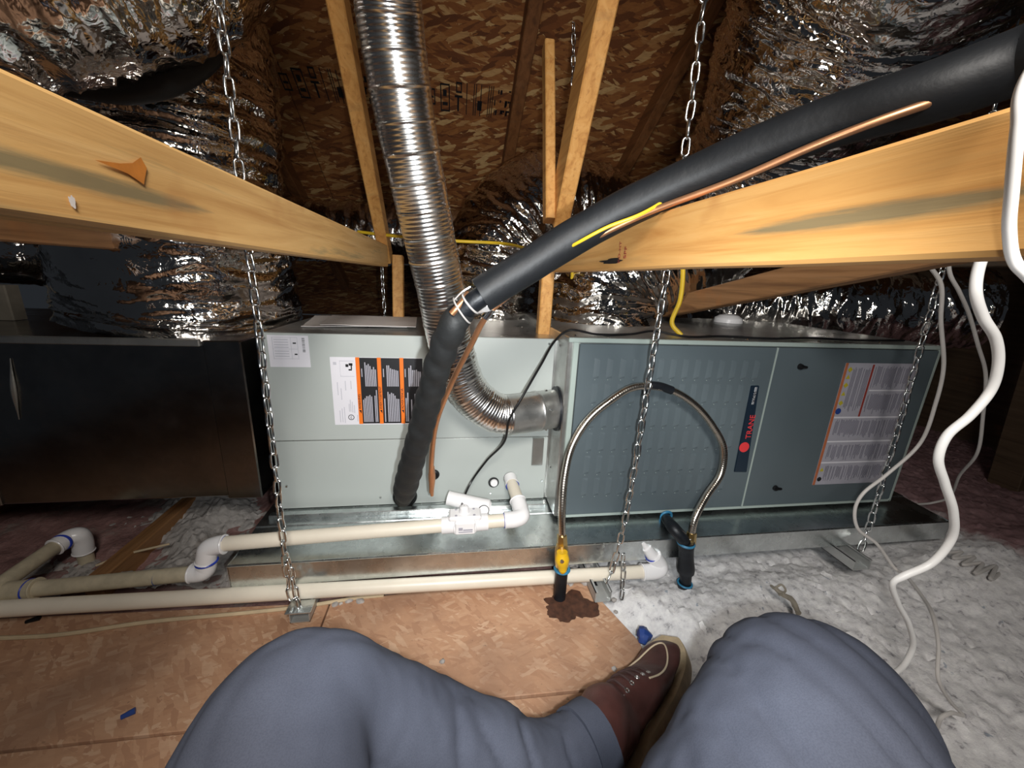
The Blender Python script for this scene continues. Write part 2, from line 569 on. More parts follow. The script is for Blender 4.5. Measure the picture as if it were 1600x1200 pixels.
def duct(name, path, r, label, seed, n=112, res=0.0065, wr=0.014, helix=0.06, kl=24, kc=5, parent=None):
    R = r if not isinstance(r, list) else max(r)
    o = obj(name, tube(path, r, n, 16, foil_disp(R, wr, seed, helix, kl, kc), True, res=res), M['foil'], parent, True, 70)
    if parent is None:
        tag(o, label, 'duct', 'foil wrapped air ducts')
    return o

def disc(c_, axis, r, h, n=20, r2_=None):
    c_ = Vector(c_)
    a = Vector(axis).normalized()
    return tube([c_, c_ + a * h], [r, r if r2_ is None else r2_], n, 1)

def ring(c_, axis, r, t, n=24, m=8):
    c_, a = Vector(c_), Vector(axis).normalized()
    u = a.orthogonal().normalized()
    w = a.cross(u)
    V, F = [], []
    for i in range(n):
        th = 2 * pi * i / n
        d = u * cos(th) + w * sin(th)
        for j in range(m):
            ph = 2 * pi * j / m
            V.append(c_ + d * (r + t * cos(ph)) + a * t * sin(ph))
    for i in range(n):
        for j in range(m):
            F.append((i * m + j, ((i + 1) % n) * m + j, ((i + 1) % n) * m + (j + 1) % m, i * m + (j + 1) % m))
    return V, F

def plate(x0, x1, z0, z1, y, t=0.0008):
    """a thin flat print or sheet facing the viewer (towards -y)"""
    return box(x0, x1, y - t, y, z0, z1)

def text(name, body, size, pos, mat, parent, up=True, extr=0.0003, face='front', align='LEFT'):
    cu = bpy.data.curves.new(name, 'FONT')
    cu.body = body
    cu.size = size
    cu.extrude = extr
    cu.align_x = align
    cu.align_y = 'CENTER'
    o = bpy.data.objects.new('tmp', cu)
    COL.objects.link(o)
    dg = bpy.context.evaluated_depsgraph_get()
    me = bpy.data.meshes.new_from_object(o.evaluated_get(dg))
    bpy.data.objects.remove(o)
    pos = Vector(pos)
    for v in me.vertices:
        x, y, z = v.co
        if up:
            x, y = -y, x
        if face == 'front':      # faces -y
            v.co = Vector((x, -z, y))
        elif face == 'left':     # faces -x  (text runs along -y .. up z)
            v.co = Vector((-z, -x, y))
        else:
            v.co = Vector((x, y, z))
    me.materials.clear()
    me.name = name
    return link(name, me, mat, pos, parent)

def S(o, label=None):
    o['kind'] = 'structure'
    if label:
        o['label'] = label
    return o

def stuff(o, label=None):
    o['kind'] = 'stuff'
    if label:
        o['label'] = label
    return o

# ------------------------------------------------------------------ floor: decking, insulation, joists
floor = S(empty('floor', (0, 0, 0)), 'attic floor of osb decking sheets')
def deck_panel(poly, z=0.0, t=0.012):
    bm = bmesh.new()
    vs = [bm.verts.new((x, y, z)) for x, y in poly]
    f = bm.faces.new(vs)
    ex = bmesh.ops.extrude_face_region(bm, geom=[f])
    for v in ex['geom']:
        if isinstance(v, bmesh.types.BMVert):
            v.co.z -= t
    bmesh.ops.bevel(bm, geom=bm.edges[:], offset=0.0015, segments=1, affect='EDGES')
    return obj('osb_panel', bm, M['deck'], floor, False)
deck_panel([(-1.8, 0.563), (-0.290, 0.545), (-0.290, 0.800), (-1.8, 0.86)])
deck_panel([(-0.286, 0.545), (0.405, 0.532), (0.412, 0.62), (0.36, 0.76), (0.33, 0.84), (-0.286, 0.80)], 0.001)
deck_panel([(-1.8, -0.7), (0.50, -0.7), (0.44, 0.30), (0.408, 0.528), (-0.288, 0.541), (-1.8, 0.559)], -0.001)

def lumpy(name, x0, x1, y0, y1, zf, res, amp, mat, seed, hole=None):
    nx, ny = int((x1 - x0) / res), int((y1 - y0) / res)
    V, F = [], []
    for j in range(ny + 1):
        for i in range(nx + 1):
            x, y = x0 + (x1 - x0) * i / nx, y0 + (y1 - y0) * j / ny
            p = Vector((x, y, seed))
            h = amp * (noise.noise(p * 7) * 0.5 + abs(noise.noise(p * 17)) * 0.5 + abs(noise.noise(p * 40)) * 0.75 + noise.noise(p * 90) * 0.4)
            V.append((x + 0.004 * noise.noise(p * 40), y, zf(x, y) + h))
    for j in range(ny):
        for i in range(nx):
            a = j * (nx + 1) + i
            F.append((a, a + 1, a + nx + 2, a + nx + 1))
    return obj(name, (V, F), mat, None, True, 60)

def sm(a, b_, x):
    t = min(1, max(0, (x - a) / (b_ - a)))
    return t * t * (3 - 2 * t)

ins_r = lumpy('loose_insulation', 0.30, 2.6, -0.3, 2.2, lambda x, y: -0.05 + 0.042 * sm(0.40, 0.52, x - 0.12 * sm(0.8, 0.6, y) + 0.05) - 0.03 * sm(0.72, 0.85, y) + 0.10 * sm(1.2, 1.7, x) * sm(0.4, 0.7, y), 0.0095, 0.019, M['cellulose'], 3.3)
tag(ins_r, 'loose white cellulose insulation spread over the floor right of the decking', 'insulation', None, 'stuff')
ins_l = lumpy('pink_insulation', -2.2, 0.30, 0.79, 3.2, lambda x, y: -0.035 + 0.02 * sm(0.9, 1.3, y), 0.016, 0.02, M['pink'], 8.1)
tag(ins_l, 'pink fibreglass insulation behind the decking and under the grey cabinets', 'insulation', None, 'stuff')

# tufts of white fluff lying on the pink batts and on the decking
def tufts(name, spots, label):
    V, F = [], []
    for (x, y, z, r) in spots:
        bm = bmesh.new()
        bmesh.ops.create_icosphere(bm, subdivisions=1 if r < .009 else 2, radius=1)
        o = len(V)
        for v in bm.verts:
            p = v.co.copy()
            k_ = 1 + 0.7 * noise.noise(p * 1.7 + Vector((x * 50, y * 50, 0)))
            V.append((x + p.x * r * k_ * 1.3, y + p.y * r * k_, z + p.z * r * 0.8 * k_))
        for f in bm.faces:
            F.append(tuple(o + v.index for v in f.verts))
        bm.free()
    o = obj(name, (V, F), M['fluff'], None, True, 60)
    tag(o, label, 'insulation', None, 'stuff')
rr = random.Random(4)
def fluff_z(x, y):
    cx_ = -0.80 - (y - 1.1) * 0.30
    m = math.exp(-((x - cx_) / 0.27) ** 2) * (0.82 + 0.9 * noise.noise(Vector((x * 9, y * 9, 5.5))))
    m += 0.75 * math.exp(-(((x + 0.50) / 0.07) ** 2 + ((y - 1.02) / 0.06) ** 2))
    return -0.058 + 0.058 * m
tf = lumpy('insulation_tufts', -1.25, -0.36, 0.90, 1.50, fluff_z, 0.0065, 0.024, M['fluff'], 6.6)
tag(tf, 'grey white loose fluff lying on the pink batts at left', 'insulation', None, 'stuff')
sp_ = [(-0.25 + rr.gauss(0, .02), 0.80 + rr.gauss(0, .008), 0.002, rr.uniform(.004, .009)) for i in range(10)]
sp_ += [(-0.02, 0.56 + .06, 0.002, .006), (-0.035, 0.6, 0.002, .004), (0.33, 0.565, 0.002, .005), (0.39, 0.70, 0.002, .005), (0.40, 0.735, .002, .006), (0.385, .765, .002, .005)]
for i in range(40):
    sp_.append((0.30 + rr.random() * 0.1, 0.79 + rr.random() * 0.08, 0.002, rr.uniform(.005, .012)))
tufts('insulation_crumbs', sp_, 'white crumbs of insulation scattered on the tan decking')

# floor joist whose top shows through the pink batts
j1 = obj('floor_joist', beam_geo((-0.855, 0.90, -0.02), (-0.855, 2.4, -0.02), 0.042, 0.09), M['brownwood'])
tag(j1, 'brown floor joist top running back under the black sheet metal box', 'joist')
j2 = obj('floor_joist', beam_geo((-1.42, 0.90, -0.02), (-1.42, 2.4, -0.02), 0.042, 0.09), M['brownwood'])
tag(j2, 'dark floor joist at the far left beyond the standing white pipe', 'joist')

# rust coloured stain round the gas pipe
V, F = [], []
cx, cyy = 0.288, 0.728
V.append((cx, cyy, 0.0026))
N_ = 64
for i in range(N_):
    th = 2 * pi * i / N_
    k_ = 1 + 0.55 * noise.noise(Vector((cos(th) * 1.2, sin(th) * 1.2, 4.2))) + 0.22 * noise.noise(Vector((cos(th) * 3.5, sin(th) * 3.5, 1))) + 0.10 * noise.noise(Vector((cos(th) * 9, sin(th) * 9, 2)))
    V.append((cx - 0.008 + cos(th) * 0.062 * k_, cyy - 0.005 + sin(th) * 0.045 * k_, 0.0018))
for i in range(N_):
    F.append((0, 1 + i, 1 + (i + 1) % N_))
obj('water_stain', (V, F), M['stain'], floor)

# ------------------------------------------------------------------ roof deck and rafters
def roof_z(y):
    return 1.12 + (2.3 - y) * 0.6
ang = math.atan(0.6)
roof = S(empty('ceiling', (0, 2.3, 1.12)), 'sloping underside of the roof in brown osb sheets')
def roof_panel(x0, x1, s0, s1):
    me = bpy.data.meshes.new('osb_panel')
    b_ = box(x0, x1, s0, s1, 0, 0.012, 0.0015)
    b_.to_mesh(me)
    b_.free()
    o = link('osb_panel', me, M['roof'], (0, 2.3, 1.12), roof)
    o.rotation_euler = (-ang, 0, 0)
    return o
for x0, x1 in ((-2.6, -0.62), (-0.617, 1.28), (1.283, 2.9)):
    for s0, s1 in ((-2.45, -1.24), (-1.237, -0.02), (-0.017, 1.4)):
        roof_panel(x0, x1, s0, s1)
def on_roof(x, y, drop=0.0015):
    n_ = Vector((0, -sin(ang), -cos(ang)))
    return Vector((x, y, roof_z(y))) + n_ * drop
# stamped grade marks: thin ink strokes on the sheet
def stroke(bmv, x0, x1, y0, y1):
    V, F = bmv
    o = len(V)
    for x, y in ((x0, y0), (x1, y0), (x1, y1), (x0, y1)):
        V.append(on_roof(x, y))
    F.append((o, o + 1, o + 2, o + 3))
def stamp(xs, yc, sy_):
    g = ([], [])
    r_ = random.Random(int(xs * 100) + 9)
    def frame(x, w, y, h, t=0.004):
        stroke(g, x, x + w, y, y + t * 1.5); stroke(g, x, x + w, y + h, y + h + t * 1.5)
        stroke(g, x, x + t, y, y + h); stroke(g, x + w - t, x + w, y, y + h + t)
    frame(xs, 0.03, yc - .03, .05); stroke(g, xs + .006, xs + .024, yc - .005, yc + .003)
    frame(xs + 0.05, 0.036, yc - .05, .09); stroke(g, xs + .058, xs + .078, yc + .012, yc + .024); stroke(g, xs + .06, xs + .074, yc - .03, yc - .008)
    stroke(g, xs + .115, xs + .122, yc - .01, yc + .04); stroke(g, xs + .105, xs + .135, yc - .016, yc - .008); frame(xs + .11, .022, yc - .06, .03)
    for x in (0.15, 0.178, 0.186, 0.205, 0.235, 0.243, 0.251):
        stroke(g, xs + x, xs + x + .003, yc - .06, yc + .05)
    stroke(g, xs + .194, xs + .212, yc - .005, yc + .03)
    for i in range(26):
        x = xs + .26 + r_.random() * .09
        y = yc + r_.choice((-.05, -.015, .02))
        stroke(g, x, x + .003 + r_.random() * .006, y, y + .004 + r_.random() * .02)
    return g
obj('printed_mark', stamp(-0.102, 1.777, 1), M['ink'], roof, False)
g = stamp(-0.632, 1.785, 1)
obj('printed_mark', g, M['ink'], roof, False)

def rafter(x, label):
    n_ = Vector((0, -sin(ang), -cos(ang)))
    a, b_ = on_roof(x, -0.2, 0.035), on_roof(x, 3.0, 0.035)
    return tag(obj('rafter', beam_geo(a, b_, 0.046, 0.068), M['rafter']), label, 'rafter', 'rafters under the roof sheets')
rafter(0.245, 'dark brown rafter under the roof sheets behind the short orange stick')
rafter(-0.26, 'dark brown rafter under the roof sheets behind the ribbed metal flue')
rafter(0.80, 'dark brown rafter under the roof sheets behind the big foil duct at upper right')
rafter(-0.76, 'dark brown rafter under the roof sheets behind the foil column at left')

# ------------------------------------------------------------------ horizontal truss members at eye level
bl = obj('truss_beam', beam_geo((-0.238, -0.5, 0.819), (-0.238, 1.42, 0.819), 0.036, 0.070), M['beam'])
tag(bl, 'pale pine timber at eye level running from far left to the ribbed flue', 'beam')
br = obj('truss_beam', beam_geo((0.283, -0.5, 0.821), (0.283, 1.075, 0.821), 0.036, 0.070), M['beam2'])
tag(br, 'orange pine timber at eye level under the thick black hose', 'beam')
# faded grade stamp and a knot on the right timber
text('printed_mark', 'SPF', 0.013, (0.2644, 0.600, 0.802), M['rust_ink'], br, True, 0.0002, 'left')
text('printed_mark', 'KD-HT', 0.011, (0.2644, 0.622, 0.796), M['rust_ink'], br, True, 0.0002, 'left')
def blotch(name, par, x, y, z, ry, rz, mat, seed):
    V, F = [(x, y, z)], []
    for i in range(28):
        th = 2 * pi * i / 28
        k_ = 1 + 0.6 * noise.noise(Vector((cos(th) * 1.5, sin(th) * 1.5, seed)))
        V.append((x, y + cos(th) * ry * k_, z + sin(th) * rz * k_))
    for i in range(28):
        F.append((0, 1 + i, 1 + (i + 1) % 28))
    return obj(name, (V, F), mat, par, False)
blotch('dark_knot', br, 0.2643, 0.655, 0.800, 0.045, 0.004, M['ink'], 2)
M['scar'] = plain('orange_scar', srgb(196, 122, 44), 0.6, 0, 0.1, 60)
V = [(-0.219, 0.301, 0.824), (-0.219, 0.321, 0.827), (-0.219, 0.332, 0.830), (-0.219, 0.341, 0.836), (-0.219, 0.345, 0.830), (-0.219, 0.339, 0.818), (-0.219, 0.326, 0.822)]
obj('torn_scar', (V, [(0, 1, 2, 3, 4, 5, 6)]), M['scar'], bl, False)
blotch('pale_scuff', bl, -0.2192, *(-0.219, 0.279, 0.797)[1:], 0.0022, 0.003, M['paper'], 3)

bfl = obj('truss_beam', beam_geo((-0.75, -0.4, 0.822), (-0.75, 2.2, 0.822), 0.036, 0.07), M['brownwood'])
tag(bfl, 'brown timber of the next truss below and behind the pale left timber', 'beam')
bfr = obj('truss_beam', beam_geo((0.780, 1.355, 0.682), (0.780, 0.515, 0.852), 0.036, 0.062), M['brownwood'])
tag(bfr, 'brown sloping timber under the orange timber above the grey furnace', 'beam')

# web members
def web(p, q, w, h, label, mat='web', name='truss_web'):
    return tag(obj(name, beam_geo(p, q, w, h), M[mat]), label, 'web member')
web((-0.236, 0.994, 1.318), (-0.236, 1.498, 0.817), 0.036, 0.062, 'tan sloping web left of the ribbed metal flue')
web((0.283, 0.859, 1.326), (0.283, 1.106, 0.922), 0.040, 0.090, 'tan sloping web right of the short orange stick')
web((0.245, 1.19, 1.36), (0.250, 1.072, 0.916), 0.026, 0.040, 'short orange upright stick with a square cut top', 'web', 'wood_stick')
web((0.262, 1.106, 0.838), (0.262, 1.12, 0.40), 0.036, 0.036, 'tan upright stub between the grey cabinets below the orange timber')
web((-0.190, 1.453, 0.822), (-0.19, 1.40, 0.50), 0.036, 0.036, 'tan upright stub beside the rear chain left of the flue')

# dark lumber at the right end of the attic
wr = S(empty('wall_right', (2.35, 1.3, 0)), 'dark brown boards closing the right end of the attic')
for i, (y, lean) in enumerate(((-0.45, 0), (-0.05, 0), (0.35, 0), (0.75, .0), (1.15, .0), (1.55, .0), (1.95, 0), (2.35, 0), (2.75, 0), (3.15, 0))):
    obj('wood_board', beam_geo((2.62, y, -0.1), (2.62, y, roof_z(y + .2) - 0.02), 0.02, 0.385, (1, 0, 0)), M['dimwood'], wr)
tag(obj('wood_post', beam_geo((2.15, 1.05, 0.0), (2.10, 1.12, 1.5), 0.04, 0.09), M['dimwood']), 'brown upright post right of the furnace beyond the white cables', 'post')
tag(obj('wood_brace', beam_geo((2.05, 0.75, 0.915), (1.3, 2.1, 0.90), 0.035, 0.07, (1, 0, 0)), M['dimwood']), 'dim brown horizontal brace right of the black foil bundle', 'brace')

# ------------------------------------------------------------------ foil ducts
duct('foil_duct', [(-0.77, 1.30, 0.589), (-0.765, 1.30, 0.64), (-0.75, 1.28, 0.80), (-0.735, 1.27, 1.0), (-0.73, 1.26, 1.25), (-0.75, 1.24, 1.46)],
     [0.27, 0.275, 0.262, 0.25, 0.245, 0.24], 'big upright foil duct standing on the black sheet metal box', 1.0, 128, 0.006, 0.018, 0.07, 20, 4)
duct('foil_duct', [(-1.43, 0.72, 1.255), (-1.03, 0.74, 1.205), (-0.74, 0.79, 1.220), (-0.54, 0.88, 1.325), (-0.45, 0.96, 1.50)],
     [0.205, 0.205, 0.205, 0.205, 0.20], 'foil duct crossing overhead in the upper left corner in front of the upright one', 5.0, 128, 0.006, 0.016, 0.06, 26, 4)
band_path = [(-0.759, 0.922, 1.078), (-0.672, 0.925, 1.063), (-0.596, 0.936, 1.070), (-0.528, 0.955, 1.105), (-0.482, 0.999, 1.173), (-0.459, 1.050, 1.257), (-0.455, 1.108, 1.357)]  # black tube following the underside of the overhead duct
tag(obj('duct_band', tube(band_path, [0.012, 0.018, 0.021, 0.023, 0.024, 0.024, 0.024], 12, 10), M['duct_band']), 'black band running under the overhead foil duct in the upper left', 'strap')
duct('foil_duct', [(0.52, 1.36, 0.60), (0.55, 1.37, 0.78), (0.874, 1.297, 0.984), (0.916, 1.176, 1.141), (0.905, 1.008, 1.323), (0.861, 0.849, 1.443), (0.789, 0.681, 1.479)],
     [0.20, 0.20, 0.205, 0.225, 0.25, 0.26, 0.26], 'big foil duct rising from the furnace top to the upper right corner', 9.0, 160, 0.0055, 0.024, 0.12, 22, 2.4)
duct('foil_duct', [(0.14, 1.64, 0.50), (0.14, 1.64, 0.72), (0.18, 1.65, 0.89), (0.32, 1.68, 1.04), (0.54, 1.75, 1.07), (0.81, 1.86, 0.99), (1.08, 2.0, 0.86)],
     [0.188, 0.188, 0.188, 0.188, 0.18, 0.175, 0.17], 'foil duct elbow arching behind the furnace between the flue and the webs', 14.0, 120, 0.006, 0.018, 0.06, 26, 4)
duct('foil_duct', [(-1.1, 2.06, 0.94), (-0.5, 2.04, 0.94), (0.1, 2.06, 0.94)], 0.13, 'low horizontal foil duct far back left of the ribbed flue', 19.0, 80, 0.009, 0.016, 0.06, 24, 4)
duct('foil_duct', [(1.10, 1.70, 0.70), (1.35, 1.60, 0.70), (1.62, 1.42, 0.705), (2.0, 1.25, 0.73)], [0.10, 0.13, 0.15, 0.15], 'dark crumpled foil duct lying behind the right end of the furnace', 23.0, 112, 0.006, 0.018, 0.06, 22, 5)
duct('foil_duct', [(-1.9, 1.35, 0.80), (-1.4, 1.40, 0.79), (-1.06, 1.62, 0.77)], 0.10, 'small foil duct at the left edge under the brown timber', 29.0, 64, 0.009, 0.012, 0.05, 24, 5)

tag(obj('duct_boot', tube([(-1.05, 1.52, 0.56), (-1.03, 1.5, 0.60), (-0.98, 1.46, 0.63)], [.02, .03, .02], 10, 6), M['paper']), 'pale torn edge of duct liner at the foot of the upright foil duct', 'duct liner') if False else None

# ------------------------------------------------------------------ black plenum box at left
pl = empty('supply_plenum', (-0.95, 1.25, 0.17), 'black shiny sheet metal plenum box at left under the upright foil duct', 'plenum')
obj('plenum_body', box(-1.72, -0.505, 1.0, 1.62, 0.175, 0.588, 0.004), M['plenum'], pl, False)
obj('end_flange', box(-0.585, -0.502, 0.996, 1.62, 0.170, 0.592, 0.003), M['plenum'], pl, False)
obj('top_seam', box(-1.72, -0.590, 0.994, 1.004, 0.577, 0.594, 0.002), M['galv_dull'], pl, False)
obj('side_seam', box(-1.10, -1.085, 0.995, 1.003, 0.175, 0.588, 0.002), M['plenum'], pl, False)
tag(obj('wood_block', beam_geo((-1.245, 1.3, 0.589), (-1.245, 1.3, 0.685), 0.055, 0.04), M['dustwood']), 'grey white upright block on the black plenum at the left edge', 'block')

# ------------------------------------------------------------------ drain pan
pan = empty('drain_pan', (0.4, 1.0, 0.06), 'long shiny galvanised drain pan under the cabinets', 'drain pan')
PX0, PX1 = -0.495, 1.48
PF, PB = 0.80, 1.62
def pan_sheet():
    bm = bmesh.new()
    def strip(pts):
        a = [bm.verts.new((PX0, y, z)) for y, z in pts]
        b_ = [bm.verts.new((PX1, y, z)) for y, z in pts]
        for i in range(len(pts) - 1):
            bm.faces.new((a[i], b_[i], b_[i + 1], a[i + 1]))
    strip([(PF, 0.060), (PF, 0.118), (PF + 0.003, 0.1195), (PF + 0.006, 0.118), (0.93, 0.124), (0.932, 0.127), (PB, 0.127), (PB, 0.060)])
    return bm
obj('pan_tray', pan_sheet(), M['galv'], pan, False)
obj('hem', tube([(PX0, PF, 0.119), (PX1, PF, 0.119)], 0.0022, 8, 20), M['galv'], pan)
for x in (PX0, PX1):
    obj('end_wall', box(x - 0.001, x + 0.001, PF, PB, 0.06, 0.120), M['galv'], pan, False)
obj('pan_rail', box(PX0 + 0.02, 0.268, 0.955, 0.975, 0.126, 0.140, 0.002), M['galv'], pan, False)

# ------------------------------------------------------------------ coil cabinet
coil = empty('coil_cabinet', (-0.1, 1.2, 0.15), 'sage grey cooling coil cabinet with orange warning label', 'cabinet')
CX0, CX1, CY, CZ0, CZ1 = -0.462, 0.272, 1.0, 0.165, 0.612
obj('cabinet_shell', box(CX0, CX1 + 0.02, CY + 0.004, 1.48, CZ0 - 0.036, CZ1, 0.003), M['galv_dull'], coil, False)
zs = 0.330
obj('front_panel', box(CX0, CX1, CY, CY + 0.012, zs + 0.0015, CZ1 + 0.001, 0.0015), M['coil'], coil, False)
obj('front_panel', box(CX0, CX1, CY, CY + 0.012, CZ0 - 0.034, zs - 0.0015, 0.0015), M['coil'], coil, False)
def screw(p, axis, parent, r=0.0042):
    o = obj('screw', tube([p, Vector(p) + Vector(axis) * 0.003], [r, r * .6], 8, 1), M['chain'], parent)
    return o
for x, z in ((0.255, 0.60), (0.262, 0.19), (-0.45, 0.60), (-0.44, 0.20), (0.11, 0.155), (-0.2, 0.155)):
    screw((x, CY, z), (0, -1, 0), coil)
# hole with white plug
q = Vector((0.118, 1.000, 0.191))
obj('drain_hole', disc(q, (0, -1, 0), 0.0155, 0.004, 24), M['black'], coil)
obj('drain_plug', disc(q + Vector((0.001, -0.003, 0)), (0, -1, 0), 0.0115, 0.006, 24, .010), M['pvc_fit'], coil)
q = Vector((0.166, 1.000, 0.202))
obj('drain_hole', disc(q, (0, -1, 0), 0.019, 0.004, 24), M['black'], coil)
q = Vector((-0.052, 1.000, 0.222))
obj('line_grommet', ring(q + Vector((0, -.002, 0)), (0, 1, 0), 0.010, 0.006), M['black'], coil)
q = Vector((-0.133, 1.000, 0.156))
obj('line_grommet', ring(q + Vector((0, -.002, 0)), (0, 1, 0), 0.026, 0.008), M['black'], coil)
# galvanised strap hanging under the flue collar
obj('metal_strap', box(0.226, 0.258, 0.990, 0.998, 0.246, 0.330, 0.001), M['galv_dull'], coil, False)
# white spec sticker
lx0, lz1 = (-0.443, 0.998, 0.608)[0], (-0.443, 0.998, 0.608)[2]
lx1, lz0 = (-0.350, 0.998, 0.529)[0], (-0.350, 0.998, 0.529)[2]
lab = obj('spec_sticker', plate(lx0, lx1, lz0, lz1, 0.9995), M['label'], coil, False)
lab['label'] = 'white specification sticker with barcode'
bm = bmesh.new()
W_, H_ = lx1 - lx0, lz1 - lz0
def lrect(u0, u1, v0, v1, bm, y=0.9983, x0=lx0, z1=lz1, w=W_, h=H_):
    box(x0 + u0 * w, x0 + u1 * w, y, y + 0.0004, z1 - v1 * h, z1 - v0 * h, 0, bm)
for v in (0.06, 0.42, 0.73):
    lrect(.12, .72, v, v + .012, bm)
for v in (.12, .2, .28, .36, .48, .56, .64):
    lrect(.15, .50, v, v + .03, bm)
lrect(.11, .125, .06, .75, bm); lrect(.56, .57, .06, .75, bm); lrect(.72, .73, .06, .75, bm)
obj('printed_form', bm, M['label_line'], lab, False)
bm = bmesh.new()
lrect(.61, .69, .22, .26, bm); lrect(.63, .70, .57, .61, bm)
for i in range(14):
    v = .08 + i * .033
    lrect(.84, .905, v, v + random.choice((.01, .018)), bm)
obj('barcode', bm, M['ink'], lab, False)

# warning label
wx0, wz1 = (-0.304, 0.998, 0.556)[0], (-0.304, 0.998, 0.556)[2]
wx1, wz0 = (-0.078, 0.998, 0.375)[0], (-0.078, 0.998, 0.375)[2]
wl = obj('warning_label', plate(wx0, wx1, wz0, wz1, 0.9995), M['label'], coil, False)
wl['label'] = 'white, black and orange warning label'
W_, H_ = wx1 - wx0, wz1 - wz0
def wr_(u0, u1, v0, v1, bm, y=0.9983):
    box(wx0 + u0 * W_, wx0 + u1 * W_, y, y + 0.0004, wz1 - v1 * H_, wz1 - v0 * H_, 0, bm)
bm = bmesh.new(); wr_(.27, 1.0, .005, .985, bm, .9986)
obj('black_field', bm, M['ink'], wl, False)
for u, word in ((.268, 'WARNING'), (.500, 'AVERTISSEMENT'), (.745, 'ADVERTENCIA')):
    bm = bmesh.new(); wr_(u, u + .042, 0, .99, bm, .9982)
    obj('orange_strip', bm, M['orange'], wl, False)
    t = text('lettering', '\u25b2' if False else word, 0.0085, (wx0 + (u + .021) * W_, 0.9975, wz1 - .76 * H_), M['ink'], wl)
    V = [(wx0 + (u + .034) * W_, .9976, wz1 - .80 * H_), (wx0 + (u + .008) * W_, .9976, wz1 - .775 * H_), (wx0 + (u + .034) * W_, .9976, wz1 - .775 * H_), (wx0 + (u + .034) * W_, .9976, wz1 - .83 * H_)]
    obj('warning_triangle', ([V[1], V[2], V[3]], [(0, 1, 2)]), M['ink'], wl, False)
bm = bmesh.new()
r_ = random.Random(3)
for c0, c1 in ((.325, .49), (.56, .735), (.80, .985)):
    nl = 9
    tops = sorted([r_.uniform(.03, .2) for _ in range(nl)])
    for i in range(nl):
        u = c0 + (c1 - c0) * i / nl
        w = (c1 - c0) / nl * .62
        if i > 1:
            wr_(u, u + w, tops[i] if i % 3 else .05 + .02 * i, .42, bm, .9981)
        if not (r_.random() < .12):
            wr_(u, u + w, r_.uniform(.47, .62), .96, bm, .9981)
    wr_(c0, c0 + .01, .16, .28, bm, .9981)
obj('printed_text', bm, M['label_grey'], wl, False)
bm = bmesh.new()
for u, v0, v1 in ((.055, .36, .55), (.09, .45, .62), (.14, .34, .48), (.2, .34, .46), (.06, .78, .96), (.085, .75, .96), (.11, .73, .97), (.165, .68, .8), (.18, .62, .8), (.2, .65, .81), (.22, .7, .82), (.25, .85, .95)):
    wr_(u, u + .010, v0, v1, bm)
wr_(.10, .25, .05, .058, bm); wr_(.10, .25, .27, .278, bm); wr_(.10, .104, .05, .278, bm)
wr_(.03, .065, .07, .11, bm)
obj('printed_form', bm, M['label_line'], wl, False)
bm = bmesh.new()
wr_(.16, .19, .10, .14, bm); wr_(.195, .235, .085, .12, bm); wr_(.215, .228, .11, .17, bm); wr_(.19, .225, .17, .19, bm)
obj('hand_pictogram', bm, M['ink'], wl, False)
cm = (wx0 + .185 * W_, .9978, wz1 - .885 * H_)
obj('round_mark', join(ring(cm, (0, 1, 0), .0068, .0008, 20, 4)), M['ink'], wl)
text('lettering', 'ETL', 0.0055, cm, M['ink'], wl, True, .0002, 'front', 'CENTER')

# ------------------------------------------------------------------ furnace
fur = empty('furnace', (0.8, 1.2, 0.13), 'slate grey horizontal gas furnace with louvred door and red brand badge', 'furnace')
FX0, FX1, FY, FZ0, FZ1 = 0.277, 1.372, 0.8925, 0.135, 0.634
obj('furnace_shell', box(FX0, FX1 + 0.01, FY + 0.006, 1.55, FZ0, FZ1, 0.003), M['galv_dull'], fur, False)
# painted flange round the doors
bm = box(FX0, FX1, FY - 0.001, FY + 0.008, FZ1 - 0.012, FZ1 - 0.0005, 0.0015)
box(FX0 + 0.012, FX0 + 0.026, FY - 0.001, FY + 0.008, FZ0, FZ1 - 0.012, 0.0015, bm)
box(FX0 + 0.012, FX1, FY - 0.001, FY + 0.008, FZ0, FZ0 + 0.008, 0.0015, bm)
box(FX1 - 0.006, FX1 + 0.004, FY - 0.001, FY + 0.008, FZ0, FZ1, 0.0015, bm)
obj('door_flange', bm, M['trimpaint'], fur, False)
DX = 0.846
d1 = obj('louvred_door', box(FX0 + 0.028, DX - 0.001, FY - 0.003, FY + 0.006, FZ0 + 0.010, FZ1 - 0.014, 0.002), M['door'], fur, False)
d2 = obj('access_door', box(DX + 0.001, FX1 - 0.007, FY - 0.003, FY + 0.006, FZ0 + 0.010, FZ1 - 0.014, 0.002), M['door'], fur, False)
obj('door_seam', box(DX - 0.0025, DX + 0.0015, FY - 0.0042, FY - 0.001, FZ0 + 0.010, FZ1 - 0.014), M['trimpaint'], fur, False)
